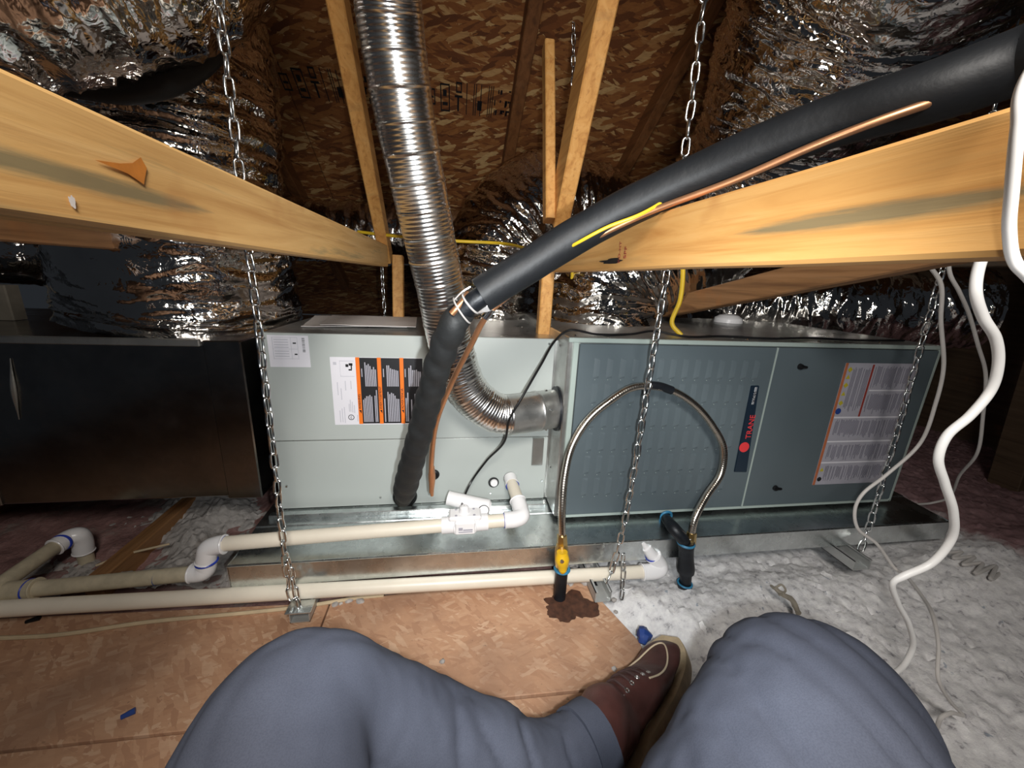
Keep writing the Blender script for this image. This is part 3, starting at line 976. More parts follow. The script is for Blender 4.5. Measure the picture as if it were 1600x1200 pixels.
# pressed louvres (shared mesh)
def louver_mesh():
    me = bpy.data.meshes.new('louver')
    w, h, d = 0.0075, 0.052, 0.0026
    V = [(-w, 0, -h / 2), (w, 0, -h / 2), (w, 0, h / 2), (-w, 0, h / 2), (w * .9, -d, -h / 2 + .006), (w * .9, -d, h / 2 - .006), (-w * .1, -d * .55, -h / 2 + .008), (-w * .1, -d * .55, h / 2 - .008)]
    F = [(0, 6, 7, 3), (6, 4, 5, 7), (4, 1, 2, 5), (0, 1, 4, 6), (3, 7, 5, 2)]
    me.from_pydata(V, [], F)
    me.materials.append(M['door'])
    return me
LM = louver_mesh()
DM = bpy.data.meshes.new('dimple')
g = disc((0, 0, 0), (0, -1, 0), 0.0010, 0.0008, 6)
DM.from_pydata([tuple(v) for v in g[0]], [], g[1]); DM.materials.append(M['trimpaint'])
for r in range(6):
    for c_ in range(14):
        x = FX0 + 0.075 + c_ * 0.034
        z = 0.560 - r * 0.066
        if x > DX - 0.035 or (z < 0.43 and 0.775 < x < 0.83):
            continue
        link('louver', LM, None, (x, FY - 0.003, z), d1)
        link('louver_pip', DM, None, (x - 0.002, FY - 0.0032, z - 0.030), d1)
# brand badge
bd = [(0.788, 0.889, 0.517), (0.813, 0.889, 0.517), (0.834, 0.889, 0.259), (0.793, 0.889, 0.261)]
bm = bmesh.new()
ring_pts = []
for p in bd:
    ring_pts.append(Vector(p))
a = [bm.verts.new((p.x, FY - 0.003, p.z)) for p in ring_pts]
b_ = [bm.verts.new((p.x, FY - 0.0065, p.z)) for p in ring_pts]
bm.faces.new(b_[::-1]); bm.faces.new(a)
for i in range(4):
    bm.faces.new((a[i], a[(i + 1) % 4], b_[(i + 1) % 4], b_[i]))
bmesh.ops.bevel(bm, geom=bm.edges[:], offset=0.0015, segments=2, affect='EDGES')
badge = obj('brand_badge', bm, M['navy'], fur, False)
badge['label'] = 'dark badge with red lettering'
q = Vector((0.807, 0.886, 0.338))
obj('badge_roundel', disc((q.x, FY - 0.0063, q.z), (0, -1, 0), 0.0150, 0.0008, 28), M['red'], badge)
text('badge_lettering', 'TRANE', 0.0225, (Vector((0.812, 0.886, 0.363)).x + .001, FY - 0.0068, Vector((0.812, 0.886, 0.363)).z), M['red'], badge, True, 0.0005)
q0, q1 = Vector((0.800, 0.886, 0.464)), Vector((0.808, 0.885, 0.513))
obj('badge_plate', box(q0.x, q1.x - .001, FY - 0.0075, FY - 0.006, q0.z, q1.z, 0.0008), M['silver'], badge, False)
text('badge_lettering', 'XC95', 0.0130, ((q0.x + q1.x) / 2, FY - 0.0078, q0.z + .006), M['ink'], badge, True, 0.0003)
# quarter-turn latches
for (px) in ((0.925, 0.889, 0.570), (0.942, 0.889, 0.203)):
    p = Vector(px)
    kn = obj('door_latch', join(disc((p.x, FY - 0.003, p.z), (0, -1, 0), 0.0085, 0.007, 16, .007), tube([(p.x - .004, FY - .009, p.z + .001), (p.x + .016, FY - .009, p.z - .001)], [.005, .0035], 8, 2)), M['black'], d2)
# rating / safety label on the access door
rx0, rz1 = (1.066, 0.889, 0.582)[0], (1.066, 0.889, 0.582)[2]
rx1 = 1.305
rz0 = (1.091, 0.889, 0.208)[2]
rl = obj('safety_label', plate(rx0, rx1, rz0, rz1, FY - 0.0032), M['label_grey'], d2, False)
rl['label'] = 'large printed safety label with orange edge'
W_, H_ = rx1 - rx0, rz1 - rz0
def rrect(u0, u1, v0, v1, bm, y=FY - 0.0046):
    box(rx0 + u0 * W_, rx0 + u1 * W_, y, y + 0.0004, rz1 - v1 * H_, rz1 - v0 * H_, 0, bm)
bm = bmesh.new(); rrect(0, .035, 0, 1, bm)
obj('orange_edge', bm, plain('dimmed_orange', srgb(186, 108, 72), .5, 0, .1, 30), rl, False)  # orange dulled in its colour for the dim light at this end
bm = bmesh.new(); rrect(.37, .395, .01, .42, bm)
obj('red_strip', bm, M['rust_ink'], rl, False)
bm = bmesh.new()
r_ = random.Random(5)
for (u0, u1, v0, v1) in ((.12, .36, .03, .38), (.42, .95, .02, .2), (.42, .95, .23, .4), (.08, .95, .44, .6), (.08, .95, .65, .79), (.12, .95, .83, .97)):
    u = u0
    while u < u1:
        rrect(u, u + .007, v0 + r_.random() * .02, v1 - r_.random() * .05, bm)
        u += .014 if r_.random() > .15 else .03
obj('printed_text', bm, M['rust_ink'] if False else plain('label_text_grey', srgb(130, 128, 140), .5), rl, False)
bm = bmesh.new()
for v in (.42, .62, .80):
    rrect(.04, .99, v, v + .012, bm)
rrect(.42, .99, .205, .215, bm)
obj('ruled_line', bm, M['label'], rl, False)
for i, v in enumerate((.05, .11, .17, .24, .31, .87)):
    p = (rx0 + .075 * W_, FY - 0.0044, rz1 - v * H_)
    obj('warning_symbol', tube([p, (p[0], p[1] - .0008, p[2])], .0075, 3 if i % 2 else 4, 1), M['yell_ink'], rl, False)
p = (rx0 + .07 * W_, FY - 0.0044, rz1 - .375 * H_)
obj('blue_symbol', disc(p, (0, -1, 0), .009, .0008, 20), M['blue_ink'], rl)
p = (rx0 + .075 * W_, FY - 0.0044, rz1 - .95 * H_)
obj('black_symbol', disc(p, (0, -1, 0), .007, .0008, 20), M['ink'], rl)
for x in (0.30, 0.52, 0.78, 1.0, 1.2, 1.33):
    screw((x, FY + 0.03, FZ1), (0, 0, 1), fur)
for z in (0.6, 0.25):
    screw((FX0, 0.97, z), (-1, 0, 0), fur)

# ------------------------------------------------------------------ flue
flue = empty('flue_pipe', (0.27, 0.95, 0.40), 'ribbed aluminium flue pipe bending into the furnace side', 'flue')
def rib(s, th, p):
    a = 0.00036 * sin(2 * pi * s / 0.0076)
    k_ = (s % 0.046) / 0.046
    b_ = 0.0016 * max(0, 1 - abs(k_ - 0.5) * 18)
    return a + b_ + 0.0006 * noise.noise(p * 30)
fp = [(-0.125, 0.593, 2.02), (-0.115, 0.633, 1.70), (-0.095, 0.693, 1.202), (-0.098, 0.728, 1.157), (-0.083, 0.773, 1.024), (-0.056, 0.813, 0.881), (-0.027, 0.853, 0.738), (-0.004, 0.887, 0.610), (0.039, 0.910, 0.492), (0.108, 0.915, 0.435), (0.153, 0.917, 0.429)]
obj('ribbed_tube', tube(fp, 0.0500, 48, 30, rib, True, res=0.0015), M['alum'], flue, True, 60)
ce = Vector((0.150, 0.917, 0.429))
cf = Vector((FX0 - 0.001, 0.955, ce.z + 0.003))
obj('collar', tube([ce + (ce - cf) * .12, ce, ce.lerp(cf, .5), ce.lerp(cf, .52), ce.lerp(cf, .56), ce.lerp(cf, .58), cf], [.0515, .0515, .0515, .053, .053, .0515, .0515], 40, 2), M['galv_dull'], flue)
obj('collar_flange', tube([cf + Vector((-.005, 0, 0)), cf], [.060, .0605], 40, 1), M['iron'], flue)
dcol = (cf - ce).normalized()
for thd in (20, 100, 160, 215, 290):
    th = radians(thd)
    p = ce.lerp(cf, .75) + Vector((0, -cos(th), sin(th))) * .0515
    screw(p, (0, -cos(th), sin(th)), flue, .004)
for thd in (200, 250, 170):
    th = radians(thd)
    p = ce + Vector((0, -cos(th), sin(th))) * .0515
    screw(p, (0, -cos(th), sin(th)), flue, .004)

# ------------------------------------------------------------------ papers, cap on the cabinet tops
bm = bmesh.new()
pts = [(-0.404, 1.110, 0.617), (-0.460, 1.393, 0.617), (-0.155, 1.443, 0.617), (-0.132, 1.154, 0.617)]
def sheet(pts, z0, t=.0012, curl=.004):
    n = 8
    V, F = [], []
    A, B, C_, D = [Vector(p) for p in pts]
    for i in range(n + 1):
        for j in range(n + 1):
            p = A.lerp(B, j / n).lerp(D.lerp(C_, j / n), i / n)
            zz = z0 + curl * abs(noise.noise(p * 12)) + curl * (1 if j == 0 else 0) * .3
            V.append((p.x, p.y, zz))
    m = (n + 1) ** 2
    V += [(x, y, z + t) for x, y, z in V]
    for i in range(n):
        for j in range(n):
            a = i * (n + 1) + j
            F.append((a, a + n + 1, a + n + 2, a + 1))
            F.append((a + m, a + 1 + m, a + n + 2 + m, a + n + 1 + m))
    for i in range(n):
        for a, b_ in ((i, i + 1), (n * (n + 1) + i + 1, n * (n + 1) + i), ((i + 1) * (n + 1), i * (n + 1)), (i * (n + 1) + n, (i + 1) * (n + 1) + n)):
            F.append((a, b_, b_ + m, a + m))
    return V, F
bm.free()
tag(obj('paper_manual', sheet(pts, 0.6125, .0015), M['paper']), 'lower pale pink sheet of manuals on top of the coil cabinet', 'paper')
pts2 = [(-0.356, 1.110, 0.620), (-0.394, 1.361, 0.620), (-0.123, 1.378, 0.620), (-0.103, 1.107, 0.620)]
tag(obj('paper_manual', sheet(pts2, 0.6190, .0012), M['paper']), 'upper crumpled sheet of manuals on top of the coil cabinet beside the flue', 'paper')
q = Vector((1.072, 1.491, 0.636))
tag(obj('plastic_disc', tube([(q.x, q.y - .1, .635), (q.x, q.y - .1, .650), (q.x, q.y - .1, .662), (q.x, q.y - .1, .668)], [.052, .05, .036, .012], 24, 3), M['pvc_fit']), 'white domed plastic disc on the furnace top under the sloping brown timber', 'disc')

# ------------------------------------------------------------------ refrigerant lines
suc = empty('suction_line', (0.029, 0.570, 0.736), 'thick black foam insulated refrigerant hose sweeping from upper right to the coil', 'hose')
hose = [(1.15, -1.0, 1.75), (0.78, -0.45, 1.30), (0.56, -0.08, 1.07), (0.455, 0.274, 0.956), (0.453, 0.306, 0.953), (0.420, 0.344, 0.941), (0.383, 0.401, 0.934), (0.305, 0.488, 0.901), (0.210, 0.547, 0.851), (0.111, 0.571, 0.786), (0.040, 0.574, 0.739)]
obj('foam_sleeve', tube(hose, 0.0255, 28, 14, lambda s, th, p: .0008 * noise.noise(p * 20)), M['rubber'], suc)
bare = [(0.057, 0.574, 0.748), (0.029, 0.575, 0.729), (0.004, 0.582, 0.707)]
obj('bare_pipe', tube(bare, 0.0155, 18, 6), M['iron'], suc)
wrp = [(0.016, 0.579, 0.717), (0.000, 0.589, 0.693), (-0.020, 0.628, 0.634), (-0.046, 0.694, 0.535), (-0.075, 0.755, 0.417), (-0.108, 0.828, 0.283), (-0.117, 0.854, 0.237)]
def wrapd(s, th, p):
    return .0030 * abs(sin(pi * s / .045 + th * .5)) + .0018 * noise.noise(p * 35)
obj('cork_wrap', tube(wrp, [.016, .020, .0205, .022, .0235, .0255, .018], 28, 16, wrapd), M['wrap'], suc)
c0 = Vector((0.018, 0.579, 0.721))
obj('copper_elbow', tube([(-0.002, 0.568, 0.712), (0.005, 0.567, 0.720), (0.016, 0.572, 0.732), (0.022, 0.578, 0.741)], .005, 12, 6), M['copper'], suc)
ax = Vector((0.029, 0.575, 0.729)) - Vector((0.004, 0.582, 0.707))
obj('cable_tie', ring(Vector((0.025, 0.577, 0.727)), ax, .0175, .0016, 28, 6), M['clear'], suc)
obj('cable_tie', ring(Vector((0.013, 0.579, 0.716)), ax + Vector((.02, 0, .01)), .0215, .0014, 28, 6), M['clear'], suc)
obj('cable_tie', tube([(0.024, 0.564, 0.751), (0.012, 0.564, 0.743), (0.002, 0.568, 0.732)], .0012, 6, 4), M['clear'], suc)

liq = empty('liquid_line', (0.049, 0.576, 0.713), 'thin copper refrigerant line running under the thick black hose', 'pipe')
cl = [(1.13, -1.0, 1.70), (0.76, -0.45, 1.25), (0.53, -0.06, 1.02), (0.483, 0.321, 0.951), (0.407, 0.332, 0.927), (0.359, 0.371, 0.908), (0.311, 0.434, 0.882), (0.239, 0.510, 0.850), (0.170, 0.552, 0.809), (0.104, 0.575, 0.758), (0.055, 0.591, 0.714), (0.029, 0.637, 0.654), (-0.003, 0.692, 0.572), (-0.033, 0.754, 0.473), (-0.047, 0.809, 0.360), (-0.050, 0.844, 0.260)]
obj('copper_tube', tube(cl, [.0040] * 9 + [.0042, .0046, .0050, .0052, .0056, .006, .006], 14, 12), M['copper'], liq)
obj('strainer', tube([(-0.047, 0.818, 0.339), (-0.048, 0.831, 0.307), (-0.049, 0.846, 0.249)], [.0062, .0085, .004], 12, 4), M['copper'], liq)
p = Vector((0.052, 0.590, 0.715))
obj('tape_flag', sheet([(0.032, 0.587, 0.723), (0.066, 0.586, 0.738), (0.077, 0.580, 0.725), (0.044, 0.581, 0.707)], 0, .0008) if False else tube([(0.035, 0.584, 0.719), (0.049, 0.581, 0.724), (0.068, 0.582, 0.736)], [.006, .010, .005], 10, 6, lambda s, th, p: .0025 * noise.noise(p * 140)), M['clear'], liq)
obj('clamp', tube([(0.048, 0.593, 0.706), (0.054, 0.589, 0.714), (0.057, 0.587, 0.720)], .0068, 12, 4), M['chain'], liq)

# ------------------------------------------------------------------ PVC condensate piping
RP = 0.0166
def fitting(name, path, parent, r=0.0205, mat='pvc_fit', lip=True):
    o = obj(name, tube(path, r, 22, 10), M[mat], parent)
    if lip:
        P0, P1 = Vector(path[0]), Vector(path[1])
        Pn, Pm = Vector(path[-1]), Vector(path[-2])
        obj('socket_lip', join(ring(P0 + (P1 - P0).normalized() * .002, P1 - P0, r, .0018, 22, 6), ring(Pn + (Pm - Pn).normalized() * .002, Pm - Pn, r, .0018, 22, 6)), M[mat], parent)
    return o
def glue(p, ax, parent, r=RP + .0012, t=.0018):
    return obj('glue_ring', ring(Vector(p), ax, r, t, 24, 6), M['glue'], parent)
X_ = Vector((1, 0, 0))
# long pipe in front
lp = empty('condensate_pipe', (-0.2, 0.79, 0.04), 'long white overflow pipe crossing in front of the pan at the bottom', 'pipe')
a, b_ = Vector((-0.992, 0.790, 0.059)), Vector((0.510, 0.790, 0.030))
obj('pvc_pipe', tube([a, a.lerp(b_, .5), b_], RP, 22, 12), M['pvc'], lp)
e = Vector((0.546, 0.790, 0.033))
up1 = Vector((0.511, 0.800, 0.084))
fitting('pvc_elbow', [(0.496, 0.790, 0.030), (0.532, 0.790, 0.030), (0.549, 0.792, 0.035), (0.549, 0.797, 0.043), (0.528, 0.800, 0.071)], lp)
glue(Vector((0.499, 0.790, 0.030)), b_ - a, lp)
glue(Vector((0.530, 0.800, 0.066)), Vector((-.3, .2, 1)), lp, .0195)
obj('threaded_adapter', tube([(0.528, 0.800, 0.069), (0.507, 0.803, 0.096)], [.0165, .013], 18, 2), M['pvc_fit'], lp)
obj('threaded_nipple', tube([(0.508, 0.803, 0.094), (0.494, 0.806, 0.112)], [.009, .008], 14, 2, lambda s, th, p: .0007 * sin(2 * pi * s / .003)), M['pvc_fit'], lp)

# upper drain run with float switch
ur = empty('drain_line', (-0.1, 0.86, 0.13), 'white drain pipe from the coil along the pan with a float switch tee', 'pipe')
c1 = Vector((0.164, 0.985, 0.210))
c2 = Vector((0.172, 0.860, 0.187))
obj('coupling', tube([Vector((0.166, 1.000, 0.204)), Vector((0.168, 0.972, 0.199))], .0185, 20, 2), M['pvc_fit'], ur)
obj('pvc_pipe', tube([Vector((0.167, 0.980, 0.201)), Vector((0.175, 0.875, 0.191))], RP, 20, 4), M['pvc'], ur)
glue(Vector((0.169, 0.966, 0.196)), c2 - c1, ur)
fitting('pvc_elbow', [(0.172, 0.895, 0.195), (0.176, 0.862, 0.184), (0.175, 0.845, 0.180), (0.159, 0.838, 0.177), (0.130, 0.838, 0.175)], ur, .0205)
L0, L1 = Vector((0.133, 0.838, 0.175)), Vector((-0.523, 0.838, 0.150))
obj('pvc_pipe', tube([L0, L0.lerp(L1, .5), L1], RP, 22, 12), M['pvc'], ur)
glue(Vector((0.130, 0.838, 0.175)), L1 - L0, ur)
dl = (L1 - L0).normalized()
# float switch body
tc_ = L0.lerp(L1, 0.13)
t0, t1 = Vector((0.088, 0.838, 0.173)), Vector((-0.026, 0.838, 0.169))
obj('switch_tee', tube([t0, t0.lerp(t1, .25), t0.lerp(t1, .26), t0.lerp(t1, .74), t0.lerp(t1, .75), t1], [.0205, .0205, .0225, .0225, .0205, .0205], 24, 1), M['pvc_fit'], ur)
tm = t0.lerp(t1, .5)
sw = obj('float_switch', box(tm.x - .040, tm.x + .040, tm.y - .018, tm.y + .024, tm.z + .017, tm.z + .030, .004), M['pvc_fit'], ur, False)
obj('switch_saddle', box(tm.x - .026, tm.x + .026, tm.y - .0245, tm.y + .024, tm.z - .016, tm.z + .020, .004), M['pvc_fit'], ur, False)
obj('switch_dome', tube([(tm.x - .002, tm.y + .004, tm.z + .029), (tm.x - .002, tm.y + .004, tm.z + .044), (tm.x - .002, tm.y + .004, tm.z + .048)], [.013, .011, .006], 18, 3), M['pvc_fit'], ur)
for dx, dy in ((-.022, -.01), (.022, -.01), (-.022, .016), (.022, .016)):
    obj('switch_screw', disc((tm.x + dx, tm.y + dy, tm.z + .0298), (0, 0, 1), .0032, .0012, 8), M['label_grey'], ur)
bm = box(tm.x - .016, tm.x - .006, tm.y - .0252, tm.y - .0246, tm.z - .002, tm.z + .006)
box(tm.x - .016, tm.x + .018, tm.y - .0252, tm.y - .0246, tm.z - .008, tm.z - .005, 0, bm)
box(tm.x - .005, tm.x + .018, tm.y - .0252, tm.y - .0246, tm.z - .003, tm.z + .001, 0, bm)
obj('printed_label', bm, M['label_grey'], ur, False)
# capped clean-out stub behind the switch
s0, s1 = Vector((-0.012, 0.910, 0.201)), Vector((0.091, 0.885, 0.183))
obj('cleanout_stub', tube([s0, s0.lerp(s1, .6), s1, s1 + (s1 - s0).normalized() * .008], [.0185, .0195, .021, .015], 22, 6), M['pvc_fit'], ur)
obj('cleanout_ring', ring(s1 + Vector((-.012, -.0195, .004)), (0.1, -1, .25), .0135, .0012, 24, 6), M['ink'], ur)
obj('cleanout_face', disc(s1 + Vector((-.012, -.017, .004)), (0.1, -1, .25), .0125, .004, 24), M['pvc_fit'], ur)
# left drop
fitting('pvc_elbow', [(-0.514, 0.838, 0.149), (-0.533, 0.838, 0.147), (-0.549, 0.836, 0.141), (-0.553, 0.834, 0.128), (-0.557, 0.832, 0.109)], ur, .0205)
glue(Vector((-0.517, 0.838, 0.149)), X_, ur)
fitting('pvc_elbow', [(-0.555, 0.832, 0.112), (-0.558, 0.830, 0.093), (-0.563, 0.828, 0.087), (-0.571, 0.828, 0.084), (-0.590, 0.828, 0.084)], ur, .020)
obj('glue_ring', ring(Vector((-0.555, 0.832, 0.109)), (0, 0, 1), .0200, .0026, 24, 6), M['glue'], ur)
d0, d1_ = Vector((-0.585, 0.828, 0.083)), Vector((-0.907, 0.828, 0.069))
obj('pvc_pipe', tube([d0, d0.lerp(d1_, .5), d1_], RP, 22, 10), M['pvc_dirty'], ur)
g0, g1 = Vector((-0.889, 0.828, 0.071)), Vector((-0.951, 0.828, 0.066))
fitting('pvc_tee', [g0, g0.lerp(g1, .5), g1], ur, .0205, 'pvc_dirty')
glue(Vector((-0.906, 0.828, 0.069)), X_, ur, .0205)
obj('pipe_smudge', ring(Vector((-0.658, 0.828, 0.079)), X_, RP, .0008, 20, 4), M['blue_ink'], ur)

# far left riser pipe
lr = empty('vent_pipe', (-0.95, 0.95, 0.03), 'dusty white pipe at the left edge with an elbow dropping into insulation', 'pipe')
h0, h1 = Vector((-0.964, 0.800, 0.078)), Vector((-0.997, 1.000, 0.057))
obj('pvc_pipe', tube([h0, h0.lerp(h1, .5), h1], RP * 1.02, 22, 8), M['pvc_dirty'], lr)
fitting('pvc_elbow', [(-0.996, 0.985, 0.057), (-0.990, 1.020, 0.060), (-0.979, 1.030, 0.058), (-0.978, 1.035, 0.040), (-0.981, 1.035, 0.004)], lr, .0215, 'pvc_fit')
obj('pvc_pipe', tube([(-0.980, 1.035, 0.024), (-0.980, 1.035, -0.075)], RP, 20, 4), M['pvc_dirty'], lr)
glue(Vector((-0.991, 1.000, 0.060)), h1 - h0, lr, .0195, .003)

# ------------------------------------------------------------------ struts
def strut(x, y0, y1, w, label, z=0.012):
    o = empty('channel_strut', (x, y0, z), label, 'strut', 'struts carrying the drain pan')
    h = 0.030
    bm = box(x - w / 2, x + w / 2, y0, y1, z, z + .002)
    for sgn in (-1, 1):
        xa = x + sgn * w / 2
        box(min(xa, xa - sgn * .002), max(xa, xa - sgn * .002), y0, y1, z, z + h, 0, bm)
        box(min(xa, xa - sgn * .007), max(xa, xa - sgn * .007), y0, y1, z + h - .002, z + h, 0, bm)
    obj('channel', bm, M['strut'], o, False)
    ys = y0 + 0.05
    while ys < y0 + 0.12:
        obj('slot', box(x - .006, x + .006, ys, ys + .022, z + .0019, z + .0024), M['ink'], o, False)
        ys += 0.045
    return o
s1_ = strut(-0.335, 0.745, 1.45, 0.042, 'short galvanised strut under the left hanging chain', 0.004)
s2_ = strut(0.368, 0.730, 1.45, 0.042, 'galvanised strut under the middle hanging chain at the decking edge', 0.004)
s3_ = strut(1.118, 0.738, 1.45, 0.056, 'galvanised strut under the right chain lying on white insulation', 0.030)
obj('hook_plate', box(-0.362, -0.308, 0.738, 0.775, 0.033, 0.037, .001), M['galv'], s1_, False)

# ------------------------------------------------------------------ chains
def link_mesh(L=0.037, w=0.0180, r=0.0025, n=16, m=6):
    V, F = [], []
    hw, hl = w / 2 - r, L / 2 - r
    ctr = []
    for i in range(n):
        th = 2 * pi * i / n
        cx_, cz_ = cos(th) * hw, sin(th) * hw
        cz_ += (hl - hw) * (1 if sin(th) > 0.01 else -1 if sin(th) < -0.01 else 0)
        ctr.append(Vector((cx_, 0, cz_)))
    # two straight sides: duplicate the th=0 and th=pi points
    pts = []
    for i, p in enumerate(ctr):
        pts.append(p)
    for i in range(n):
        t = (pts[(i + 1) % n] - pts[i - 1]).normalized()
        u = Vector((0, 1, 0))
        w_ = t.cross(u)
        for j in range(m):
            ph = 2 * pi * j / m
            V.append(tuple(pts[i] + (u * cos(ph) + w_ * sin(ph)) * r))
    for i in range(n):
        for j in range(m):
            F.append((i * m + j, i * m + (j + 1) % m, ((i + 1) % n) * m + (j + 1) % m, ((i + 1) % n) * m + j))
    me = bpy.data.meshes.new('chain_link')
    me.from_pydata(V, [], F)
    for p in me.polygons:
        p.use_smooth = True
    me.materials.append(M['chain'])
    return me
LK = link_mesh()
LKS = link_mesh(0.031, 0.0150, 0.0021)
def chain(path, label, seed, mesh=None, pitch=0.0295, base=None):
    mesh = mesh or LK
    pts, _ = spline(path, 40)
    Ls = [0]
    for a, b_ in zip(pts, pts[1:]):
        Ls.append(Ls[-1] + (b_ - a).length)
    root = empty('hanging_chain', pts[-1], label, 'chain', 'zinc chains hanging round the cabinets')
    r_ = random.Random(seed)
    t, i, j = 0.0, 0, 0
    twist = r_.random() * pi
    while t < Ls[-1]:
        while j < len(Ls) - 2 and Ls[j + 1] < t:
            j += 1
        u = (t - Ls[j]) / max(1e-9, Ls[j + 1] - Ls[j])
        p = pts[j].lerp(pts[j + 1], u)
        d = (pts[j + 1] - pts[j]).normalized()
        o = link('chain_link', mesh, None, p, root)
        twist += r_.uniform(-.12, .16)
        q = d.to_track_quat('Z', 'Y') @ Euler((r_.uniform(-.1, .1), r_.uniform(-.06, .06), twist + (pi / 2) * (i % 2))).to_quaternion()
        o.rotation_mode = 'QUATERNION'
        o.rotation_quaternion = q
        t += pitch
        i += 1
    return root
chain([(-0.349, 0.775, 1.45), (-0.355, 0.775, 0.78), (-0.356, 0.770, 0.40), (-0.358, 0.768, 0.075), (-0.350, 0.762, 0.038)], 'left hanging chain in front of the black plenum edge', 1)
chain([(0.418, 0.760, 1.40), (0.430, 0.760, 1.0), (0.424, 0.760, 0.60), (0.412, 0.760, 0.20), (0.398, 0.765, 0.062), (0.382, 0.752, 0.035)], 'middle hanging chain in front of the louvred furnace door', 2)
chain([(1.123, 0.780, 1.40), (1.126, 0.780, 0.838), (1.150, 0.780, 0.40), (1.160, 0.780, 0.10), (1.135, 0.765, 0.06)], 'right hanging chain in front of the printed safety label', 3)
chain([(0.381, 1.500, 1.696), (0.422, 1.550, 1.300), (0.428, 1.600, 0.760), (0.429, 1.600, 0.603)], 'rear chain hanging between the two upright webs behind the furnace', 4, LK)
chain([(-0.246, 1.520, 0.972), (-0.257, 1.520, 0.777), (-0.253, 1.520, 0.592)], 'rear chain hanging beside the flue behind the coil cabinet', 5, LKS, .025)
# loose doubled end of the left and middle chain
chain([(-0.351, 0.765, 0.146), (-0.343, 0.760, 0.073), (-0.334, 0.752, 0.028)], 'short second strand of chain hooked to the left strut', 6, LKS, .025)
chain([(0.428, 0.770, 0.095), (0.434, 0.768, 0.042), (0.430, 0.752, -0.007)], 'short second strand of chain hooked to the middle strut', 7, LKS, .025)

# ------------------------------------------------------------------ gas connector, valve, black iron
gas = empty('gas_connector', (0.27, 0.76, 0.1), 'corrugated stainless gas hose looping in front of the louvred door', 'hose')
gp = [(0.262, 0.765, 0.152), (0.258, 0.775, 0.234), (0.265, 0.800, 0.313), (0.285, 0.825, 0.381), (0.326, 0.840, 0.444), (0.380, 0.845, 0.491), (0.428, 0.850, 0.519), (0.472, 0.850, 0.525), (0.538, 0.850, 0.514), (0.606, 0.850, 0.477), (0.666, 0.848, 0.420), (0.706, 0.842, 0.358), (0.704, 0.830, 0.290), (0.659, 0.810, 0.237), (0.620, 0.787, 0.188), (0.609, 0.775, 0.136)]
obj('flex_hose', tube(gp, .0092, 16, 16, lambda s, th, p: .0003 * sin(2 * pi * s / .006), True, res=.0022), M['steel_flex'], gas)
obj('dark_sleeve', tube([(0.479, 0.850, 0.527), (0.506, 0.850, 0.524), (0.538, 0.850, 0.514)], .0105, 14, 4), M['iron'], gas)
for nm, a, b_ in (('flare_nut', (0.260, 0.766, 0.177), (0.262, 0.764, 0.148)), ('flare_nut', (0.612, 0.778, 0.153), (0.611, 0.775, 0.116))):
    obj(nm, tube([a, b_], [.012, .014], 6, 1), M['brass'], gas, False)

gv = empty('gas_valve', (0.27, 0.745, 0.0), 'black gas pipe stub with yellow lever valve standing on the decking', 'valve')
obj('valve_body', tube([(0.261, 0.764, 0.153), (0.262, 0.762, 0.133), (0.264, 0.760, 0.101), (0.266, 0.758, 0.080)], [.013, .017, .017, .014], 16, 4), M['brass'], gv)
lv = obj('valve_lever', tube([(0.256, 0.742, 0.149), (0.257, 0.739, 0.130), (0.259, 0.735, 0.105), (0.259, 0.735, 0.097)], [.013, .017, .010, .006], 16, 6), M['yellow'], gv)
q = Vector((0.251, 0.722, 0.140))
obj('lever_screw', disc(q, (0, -1, 0), .0045, .003, 10), M['chain'], gv)
obj('sealant_ring', ring(Vector((0.265, 0.757, 0.087)), (0, 0, 1), .0165, .004, 22, 6), M['dope'], gv)
gb = Vector((0.265, 0.757, 0.079))
obj('iron_pipe', tube([(gb.x, gb.y, 0.0), gb], .0152, 20, 4), M['iron'], gv)

tee = empty('gas_drip_leg', (0.70, 0.80, 0.0), 'black iron gas tee and drip leg with blue sealant below the furnace', 'pipe')
t_top, t_bot = Vector((0.598, 0.775, 0.131)), Vector((0.615, 0.775, 0.034))
obj('iron_tee', tube([t_top, t_top.lerp(t_bot, .1), t_top.lerp(t_bot, .3), t_top.lerp(t_bot, .5), t_top.lerp(t_bot, .88), t_bot], [.020, .021, .0185, .0185, .0215, .0205], 20, 4), M['iron'], tee)
obj('iron_nipple', tube([t_bot + Vector((0, 0, .005)), Vector((0.622, 0.775, -0.027))], .0145, 18, 4), M['iron'], tee)
obj('iron_cap', tube([Vector((0.618, 0.775, -0.005)), Vector((0.624, 0.775, -0.039)), Vector((0.627, 0.775, -0.052))], [.0185, .0185, .010], 18, 3), M['iron'], tee)
obj('sealant_ring', ring(t_top + Vector((0, 0, -.006)), (0, 0, 1), .0195, .004, 22, 6), M['dope'], tee)
obj('sealant_ring', ring(Vector((0.618, 0.775, -0.003)), (0, 0, 1), .0178, .0025, 22, 6), M['dope'], tee)
obj('iron_elbow', tube([(0.604, 0.775, 0.105), (0.587, 0.776, 0.137), (0.569, 0.792, 0.157), (0.578, 0.830, 0.149), (0.609, 0.892, 0.118)], [.014, .016, .0165, .0145, .014], 18, 8), M['iron'], tee)
obj('sealant_ring', ring(Vector((0.605, 0.885, 0.129)), (0, 1, 0.2), .0155, .004, 22, 6), M['dope'], tee)

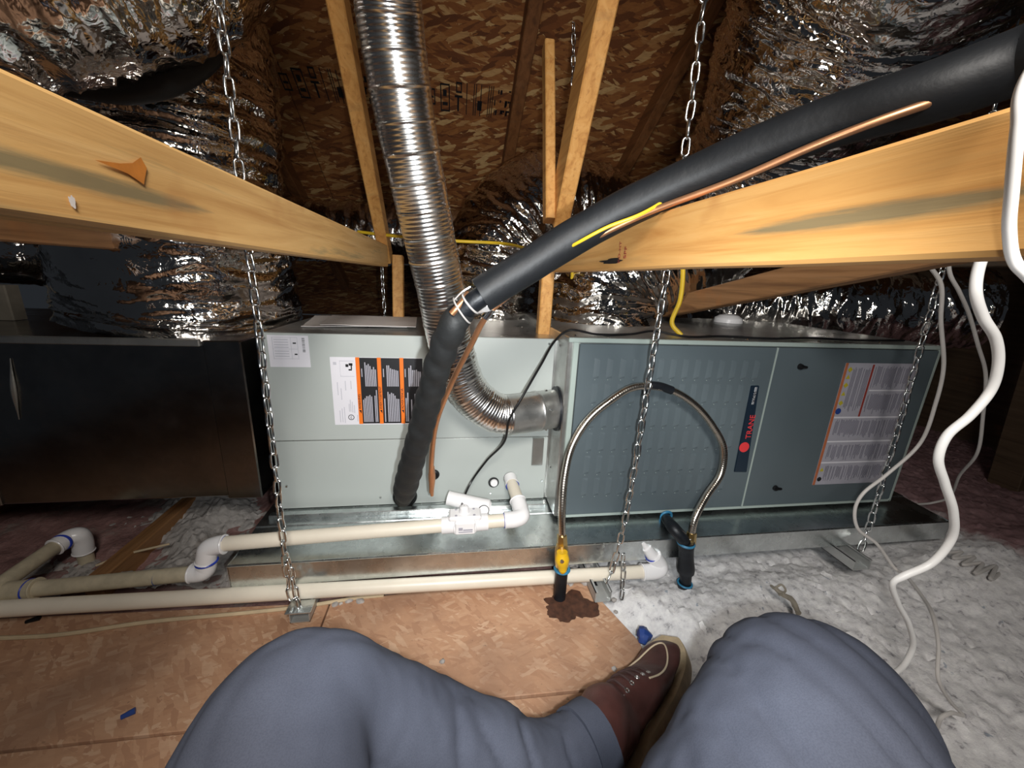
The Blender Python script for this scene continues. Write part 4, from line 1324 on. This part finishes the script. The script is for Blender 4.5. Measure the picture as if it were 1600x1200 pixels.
# ------------------------------------------------------------------ cables
def cable(name, path, r, mat, label, n=10, sub=10, cat='cable'):
    return tag(obj(name, tube(path, r, n, sub), M[mat]), label, cat)
cable('thermostat_wire', [(tm.x - .002, tm.y + .004, tm.z + .046), (0.025, 0.885, 0.199), (0.048, 0.940, 0.224), (0.089, 0.930, 0.295), (0.128, 0.885, 0.369), (0.135, 0.862, 0.438), (0.162, 0.862, 0.491), (0.215, 0.910, 0.562), (0.258, 0.950, 0.617), (0.292, 0.955, 0.643), (0.36, 0.93, 0.638), (0.46, 0.95, 0.638), (0.53, 0.96, 0.646), (0.60, 0.93, 0.638), (0.72, 0.95, 0.638), (0.85, 0.93, 0.638), (1.0, 0.96, 0.638), (1.15, 0.94, 0.638), (1.33, 0.96, 0.638)], .0030, 'black', 'thin black control wire from the float switch up over the furnace top', 8, 12, 'wire')
cable('yellow_cable', [(-0.317, 1.450, 0.893), (-0.226, 1.400, 0.884), (-0.017, 1.350, 0.874), (0.145, 1.300, 0.871), (0.193, 1.100, 0.846), (0.151, 0.615, 0.799), (0.164, 0.534, 0.814), (0.196, 0.508, 0.834), (0.231, 0.493, 0.849), (0.288, 0.512, 0.882)], [.0050] * 4 + [.004, .0026, .0022, .0022, .0022, .0022], 'romex', 'yellow electrical cable passing behind the flue and the black hose')
cable('yellow_cable', [(0.383, 1.200, 0.840), (0.394, 1.250, 0.764), (0.392, 1.300, 0.656), (0.386, 1.310, 0.651)], .0048, 'romex', 'left yellow cable dropping to the furnace top behind the middle chain')
cable('yellow_cable', [(0.363, 1.200, 0.839), (0.379, 1.250, 0.763), (0.405, 1.320, 0.681), (0.42, 1.32, 0.640)], .0046, 'romex', 'twin yellow cable dropping to the furnace top close to the tan upright stub')
cable('yellow_cable', [(0.599, 1.000, 0.850), (0.611, 1.000, 0.793), (0.614, 1.000, 0.726), (0.601, 1.000, 0.664), (0.625, 0.985, 0.634)], .0062, 'romex', 'thick yellow cable bending into the furnace top beside the middle chain')
cable('white_cable', [(0.34, 0.10, 1.35), (0.30, 0.13, 1.0), (0.227, 0.150, 0.852), (0.228, 0.148, 0.833), (0.236, 0.148, 0.810), (0.242, 0.148, 0.795), (0.248, 0.146, 0.782), (0.251, 0.140, 0.774), (0.36, 0.06, 0.62), (0.52, 0.0, 0.30), (0.62, -0.05, 0.02)], .0022, 'white_cable', 'thick white cable hanging in front of the orange timber at the right edge', 12, 12)
wc = [(0.569, 0.360, 0.824), (0.558, 0.355, 0.800), (0.557, 0.350, 0.774), (0.579, 0.350, 0.747), (0.608, 0.350, 0.723), (0.629, 0.352, 0.693), (0.638, 0.355, 0.661), (0.625, 0.357, 0.628), (0.607, 0.360, 0.601), (0.606, 0.360, 0.571), (0.631, 0.360, 0.534), (0.664, 0.360, 0.489), (0.688, 0.365, 0.442), (0.679, 0.370, 0.398), (0.647, 0.375, 0.374), (0.638, 0.378, 0.361), (0.662, 0.380, 0.322), (0.700, 0.380, 0.276), (0.726, 0.380, 0.228), (0.723, 0.380, 0.189), (0.719, 0.385, 0.165)]
cable('white_cable', wc, [.0050] * 15 + [.0040] * 6, 'white_cable', 'thick white cable hanging in loose waves to the right of the furnace', 14, 12)
cable('white_cable', [(0.719, 0.385, 0.165), (0.748, 0.385, 0.140), (0.792, 0.385, 0.094), (0.823, 0.385, 0.044), (0.863, 0.384, 0.014), (0.863, 0.384, 0.043), (0.884, 0.385, 0.050), (0.917, 0.386, 0.037), (0.879, 0.390, 0.073), (0.850, 0.400, 0.117), (0.881, 0.430, 0.150), (0.939, 0.480, 0.157), (1.017, 0.550, 0.135), (1.068, 0.620, 0.125), (1.074, 0.640, 0.120), (1.022, 0.660, 0.181), (0.965, 0.670, 0.222), (0.947, 0.675, 0.273), (0.955, 0.675, 0.312), (1.004, 0.675, 0.360), (1.061, 0.670, 0.442), (1.057, 0.665, 0.540), (1.037, 0.660, 0.621), (0.981, 0.655, 0.722), (0.946, 0.650, 0.790), (0.895, 0.650, 0.832), (0.871, 0.650, 0.863)],
      [.0034] * 7 + [.003] * 4 + [.0036] * 16, 'grey_cable', 'thin grey white cable looping from the floor up past the safety label', 10, 10)
cable('white_cable', [(0.948, 0.660, 0.868), (0.971, 0.660, 0.815), (1.009, 0.660, 0.780), (1.069, 0.670, 0.736), (1.140, 0.680, 0.668), (1.208, 0.690, 0.601), (1.265, 0.700, 0.495), (1.329, 0.720, 0.391), (1.446, 0.800, 0.276), (1.572, 0.880, 0.141), (1.553, 0.900, 0.115), (1.480, 0.900, 0.109), (1.494, 0.900, 0.092), (1.560, 0.900, 0.067), (1.467, 0.880, 0.071), (1.534, 0.880, 0.048), (1.549, 0.870, 0.025), (1.498, 0.860, 0.017), (1.553, 0.860, 0.018)],
      .0034, 'grey_cable', 'thin grey cable right of the furnace ending in loose coils on the pink batts', 10, 10)
cz = [(1.402, 0.753, 0.050), (1.457, 0.743, 0.060), (1.417, 0.733, 0.050), (1.467, 0.721, 0.060), (1.412, 0.707, 0.050), (1.456, 0.697, 0.060), (1.401, 0.674, 0.050), (1.482, 0.684, 0.060), (1.416, 0.652, 0.050), (1.518, 0.678, 0.050), (1.620, 0.678, 0.050)]
cable('white_cable', cz, .0045, 'grey_cable', 'coiled grey cable lying on the pink insulation at the right edge', 10, 10)
cable('cream_cord', [(-0.943, 0.770, 0.004), (-0.816, 0.765, 0.004), (-0.660, 0.780, 0.004), (-0.470, 0.784, 0.004), (-0.349, 0.789, 0.004), (-0.224, 0.803, 0.004), (-0.165, 0.805, 0.004)], .0045, 'cream', 'flat cream cord lying across the decking under the long white pipe', 8, 8, 'cord')
cable('cream_cord', [(-0.893, 0.960, 0.016), (-0.856, 0.989, 0.020), (-0.811, 1.010, 0.020), (-0.770, 1.030, 0.018)], .0030, 'cream', 'thin cream cord lying on the pink batts left of the upper pipe elbow', 8, 8, 'cord')
q = Vector((-0.558, 0.583, 0.002))
V, F = tube([(q.x - .008, q.y - .004, .002), (q.x + .008, q.y + .005, .003)], [.004, .0055], 8, 3)
tag(obj('debris_chip', (V, F), M['blue_ink']), 'small dark blue scrap on the decking at lower left', 'scrap')
q = Vector((-0.901, 0.812, 0.002))
tag(obj('debris_chip', tube([(q.x - .010, q.y - .004, .002), (q.x + .010, q.y + .004, .004)], [.004, .006], 8, 3), M['black']), 'black scrap on the decking under the long pipe at far left', 'scrap')
q = Vector((0.421, 0.623, 0.004))
tag(obj('plastic_scrap', tube([(q.x - .008, q.y - .014, .006), (q.x, q.y, .016), (q.x + .008, q.y + .018, .006)], [.008, .016, .010], 9, 4, lambda s, th, p: .006 * noise.noise(p * 90)), M['blue_ink']), 'crumpled blue plastic scrap beside the boot toe', 'scrap')

tag(obj('wire_scrap', join(tube([(0.813, 0.711, 0.030), (0.811, 0.690, 0.036), (0.821, 0.679, 0.030), (0.826, 0.662, 0.034), (0.816, 0.629, 0.026)], [.003, .005, .006, .006, .007], 8, 6, lambda s, th, p: .003 * noise.noise(p * 120)), tube([(0.817, 0.700, 0.034), (0.828, 0.696, 0.045), (0.834, 0.688, 0.036), (0.806, 0.676, 0.034)], .0025, 7, 6)), M['dustwood']), 'dull brown twisted scrap lying on the white insulation above the right knee', 'scrap')
tp = Vector((-0.990, 0.993, 0.439))
obj('sheen_streak', tube([(-0.978, 0.998, 0.543), (-0.988, 0.996, 0.469), (-0.997, 0.998, 0.398)], [.001, .005, .001], 8, 6), M['galv_dull'], pl)  # pale sliver standing in for a streak of sheen on the plenum
# ------------------------------------------------------------------ person: seated legs in trousers and boots
per = empty('person', (0, -0.16, 0.0), 'seated person seen from their own eyes, grey blue work trousers and brown boots, knees raised', 'person')

def remesh(geos, voxel, smooth_it, name):
    V, F = join(*geos)
    me = bpy.data.meshes.new(name)
    me.from_pydata([tuple(v) for v in V], [], F)
    o = bpy.data.objects.new('tmp', me)
    COL.objects.link(o)
    m1 = o.modifiers.new('r', 'REMESH'); m1.mode = 'VOXEL'; m1.voxel_size = voxel
    m2 = o.modifiers.new('s', 'SMOOTH'); m2.iterations = smooth_it; m2.factor = 0.5
    dg = bpy.context.evaluated_depsgraph_get()
    out = bpy.data.meshes.new_from_object(o.evaluated_get(dg))
    bpy.data.objects.remove(o)
    bm = bmesh.new()
    bm.from_mesh(out)
    bpy.data.meshes.remove(out)
    return bm

LKnee, RKnee = Vector((-0.137, 0.265, 0.390)), Vector((0.318, 0.208, 0.385))
left = tube([(-0.08, -0.17, 0.115), (-0.100, 0.02, 0.262), (-0.128, 0.17, 0.365), LKnee, (-0.085, 0.305, 0.315), (0.03, 0.33, 0.195), (0.135, 0.352, 0.118), (0.205, 0.376, 0.106)],
            [0.10, 0.092, 0.080, 0.068, 0.064, 0.064, 0.060, 0.060], 24, 10)
right = tube([(0.08, -0.17, 0.115), (0.118, 0.00, 0.268), (0.222, 0.115, 0.358), RKnee, (0.352, 0.258, 0.325), (0.372, 0.30, 0.20), (0.385, 0.325, 0.095)],
             [0.10, 0.112, 0.114, 0.090, 0.074, 0.068, 0.060], 24, 10)
pelvis = tube([(-0.13, -0.20, 0.12), (0, -0.20, 0.125), (0.13, -0.20, 0.12)], [0.09, 0.115, 0.09], 20, 8)
waist = tube([(0, -0.20, 0.10), (0, -0.235, 0.24)], [0.125, 0.13], 24, 4)
bm = remesh([left, right, pelvis, waist], 0.0065, 10, 'trousers')
bm.normal_update()
def crease(p):
    # long soft folds that run down from each knee plus small crinkles
    a = noise.noise(Vector((p.x * 16, p.y * 7, p.z * 9)))
    b_ = 1 - abs(noise.noise(Vector((p.x * 22 + p.z * 9, p.y * 6 + 3, p.z * 5)))) * 3
    k_ = max(0, b_) ** 2
    return 0.007 * a - 0.011 * k_ * (0.5 + 0.5 * noise.noise(p * 6)) + 0.0012 * noise.noise(p * 60)
for v in bm.verts:
    near = min((v.co - LKnee).length, (v.co - RKnee).length)
    v.co += v.normal * crease(v.co) * (0.35 + 0.65 * sm(0.05, 0.16, near))
obj('trousers', bm, M['denim'], per, True, 180)
# cuffs: rolled hem of the left leg
obj('trouser_cuff', tube([(0.178, 0.367, 0.110), (0.210, 0.378, 0.106)], [0.0600, 0.0612], 28, 3, lambda s, th, p: .002 * noise.noise(p * 40)), M['denim'], per)

def boot(heel, toe, roll, parent, leg):
    heel, toe = Vector(heel), Vector(toe)
    fwd = (toe - heel); Lb = fwd.length; fwd.normalize()
    upv = (Vector((0, 0, 1)) + roll * fwd.cross(Vector((0, 0, 1)))).normalized()
    upv = (upv - fwd * upv.dot(fwd)).normalized()
    sd = fwd.cross(upv)
    def W(t, s, u):
        return heel + fwd * (t * Lb) + sd * s + upv * u
    def halfw(t):
        return (0.030 + 0.014 * sm(.25, .68, t) ) * (1 - max(0, (t - .72) / .28) ** 2.6 * .72) * (0.82 + .18 * sm(0, .12, t))
    def side(t):
        return 0.006 * sin(pi * t)
    # foot volume
    V, F = [], []
    n, m = 20, 18
    for i in range(n + 1):
        t = i / n
        hw = max(.006, halfw(t))
        top = 0.104 - 0.051 * sm(.34, .70, t) - 0.006 * sm(.62, .8, t) - 0.026 * max(0, (t - .80) / .2) ** 2
        for j in range(m):
            th = 2 * pi * j / m
            c_, s_ = cos(th), sin(th)
            ex = .75
            u = (abs(s_) ** ex) * (1 if s_ > 0 else -1)
            w = (abs(c_) ** .8) * (1 if c_ > 0 else -1)
            V.append(W(t, w * hw + side(t), 0.022 + (top - 0.022) * (u * .5 + .5)))
    for i in range(n):
        for j in range(m):
            F.append((i * m + j, (i + 1) * m + j, (i + 1) * m + (j + 1) % m, i * m + (j + 1) % m))
    F.append(tuple(range(m))); F.append(tuple(range(n * m + m - 1, n * m - 1, -1)))
    shaft = tube([W(.20, 0, .050), W(.20, 0, .085)] + [Vector(q) for q in leg], [.046] + [.043] * len(leg) + [.036], 20, 6)
    bm = remesh([(V, F), shaft], .0042, 18, 'boot')
    bm.normal_update()
    for v in bm.verts:
        v.co += v.normal * (.0012 * noise.noise(v.co * 45) + .002 * noise.noise(v.co * 16))
    bvh = BVHTree.FromBMesh(bm)
    def on(t, s, lift=.0006):
        hit = bvh.ray_cast(W(t, s, .16), -upv)
        return (hit[0] + upv * lift) if hit[0] is not None else W(t, s, .05)
    b_ = obj('boot', bm, M['leather'], parent, True, 180)
    # welted sole
    V, F = [], []
    out = []
    N2 = 26
    for i in range(N2 + 1):
        t = i / N2
        out.append((t * 1.02 - .01, halfw(t) + .0075 + side(t)))
    for i in range(N2, -1, -1):
        t = i / N2
        out.append((t * 1.02 - .01, -halfw(t) - .0075 + side(t)))
    K = len(out)
    for z in (0.0, .004, .024, .028):
        for t, s in out:
            ins = .002 if z in (0.0, .028) else 0
            V.append(W(t, s - (ins if s > 0 else -ins), z))
    for l in range(3):
        for i in range(K):
            F.append((l * K + i, l * K + (i + 1) % K, (l + 1) * K + (i + 1) % K, (l + 1) * K + i))
    F.append(tuple(range(K - 1, -1, -1))); F.append(tuple(range(3 * K, 4 * K)))
    obj('sole', (V, F), M['sole'], b_, True, 40)
    # moc-toe seam
    seam = []
    for i in range(17):
        a = pi * i / 16
        t = .50 + .38 * sin(a)
        hw = halfw(min(.95, t)) * .74
        seam.append(on(t, cos(a) * hw + side(t)))
    obj('toe_seam', tube(seam, .0016, 8, 6), M['stitch'], b_)
    for i in range(5):
        t = .33 + i * .055
        obj('lace', tube([on(t, -.022), on(t + .006, -.010, .002), on(t + .012, 0, .003), on(t + .006, .010, .002), on(t, .022)], .0019, 8, 6), M['lace'], b_)
        for s in (-.025, .025):
            obj('eyelet', ring(on(t, s), (on(t, s) - on(t + .02, s)).cross(on(t, s * 1.1) - on(t, s * .9)), .0032, .0012, 12, 6), M['eyelet'], b_)
    return b_
boot((0.222, 0.345, 0.030), (0.458, 0.566, 0.034), -0.55, per, [(0.205, 0.378, 0.118), (0.150, 0.358, 0.118)])
boot((0.365, 0.262, 0.004), (0.50, 0.485, 0.004), 0.0, per, [(0.388, 0.318, 0.12), (0.382, 0.312, 0.15)])
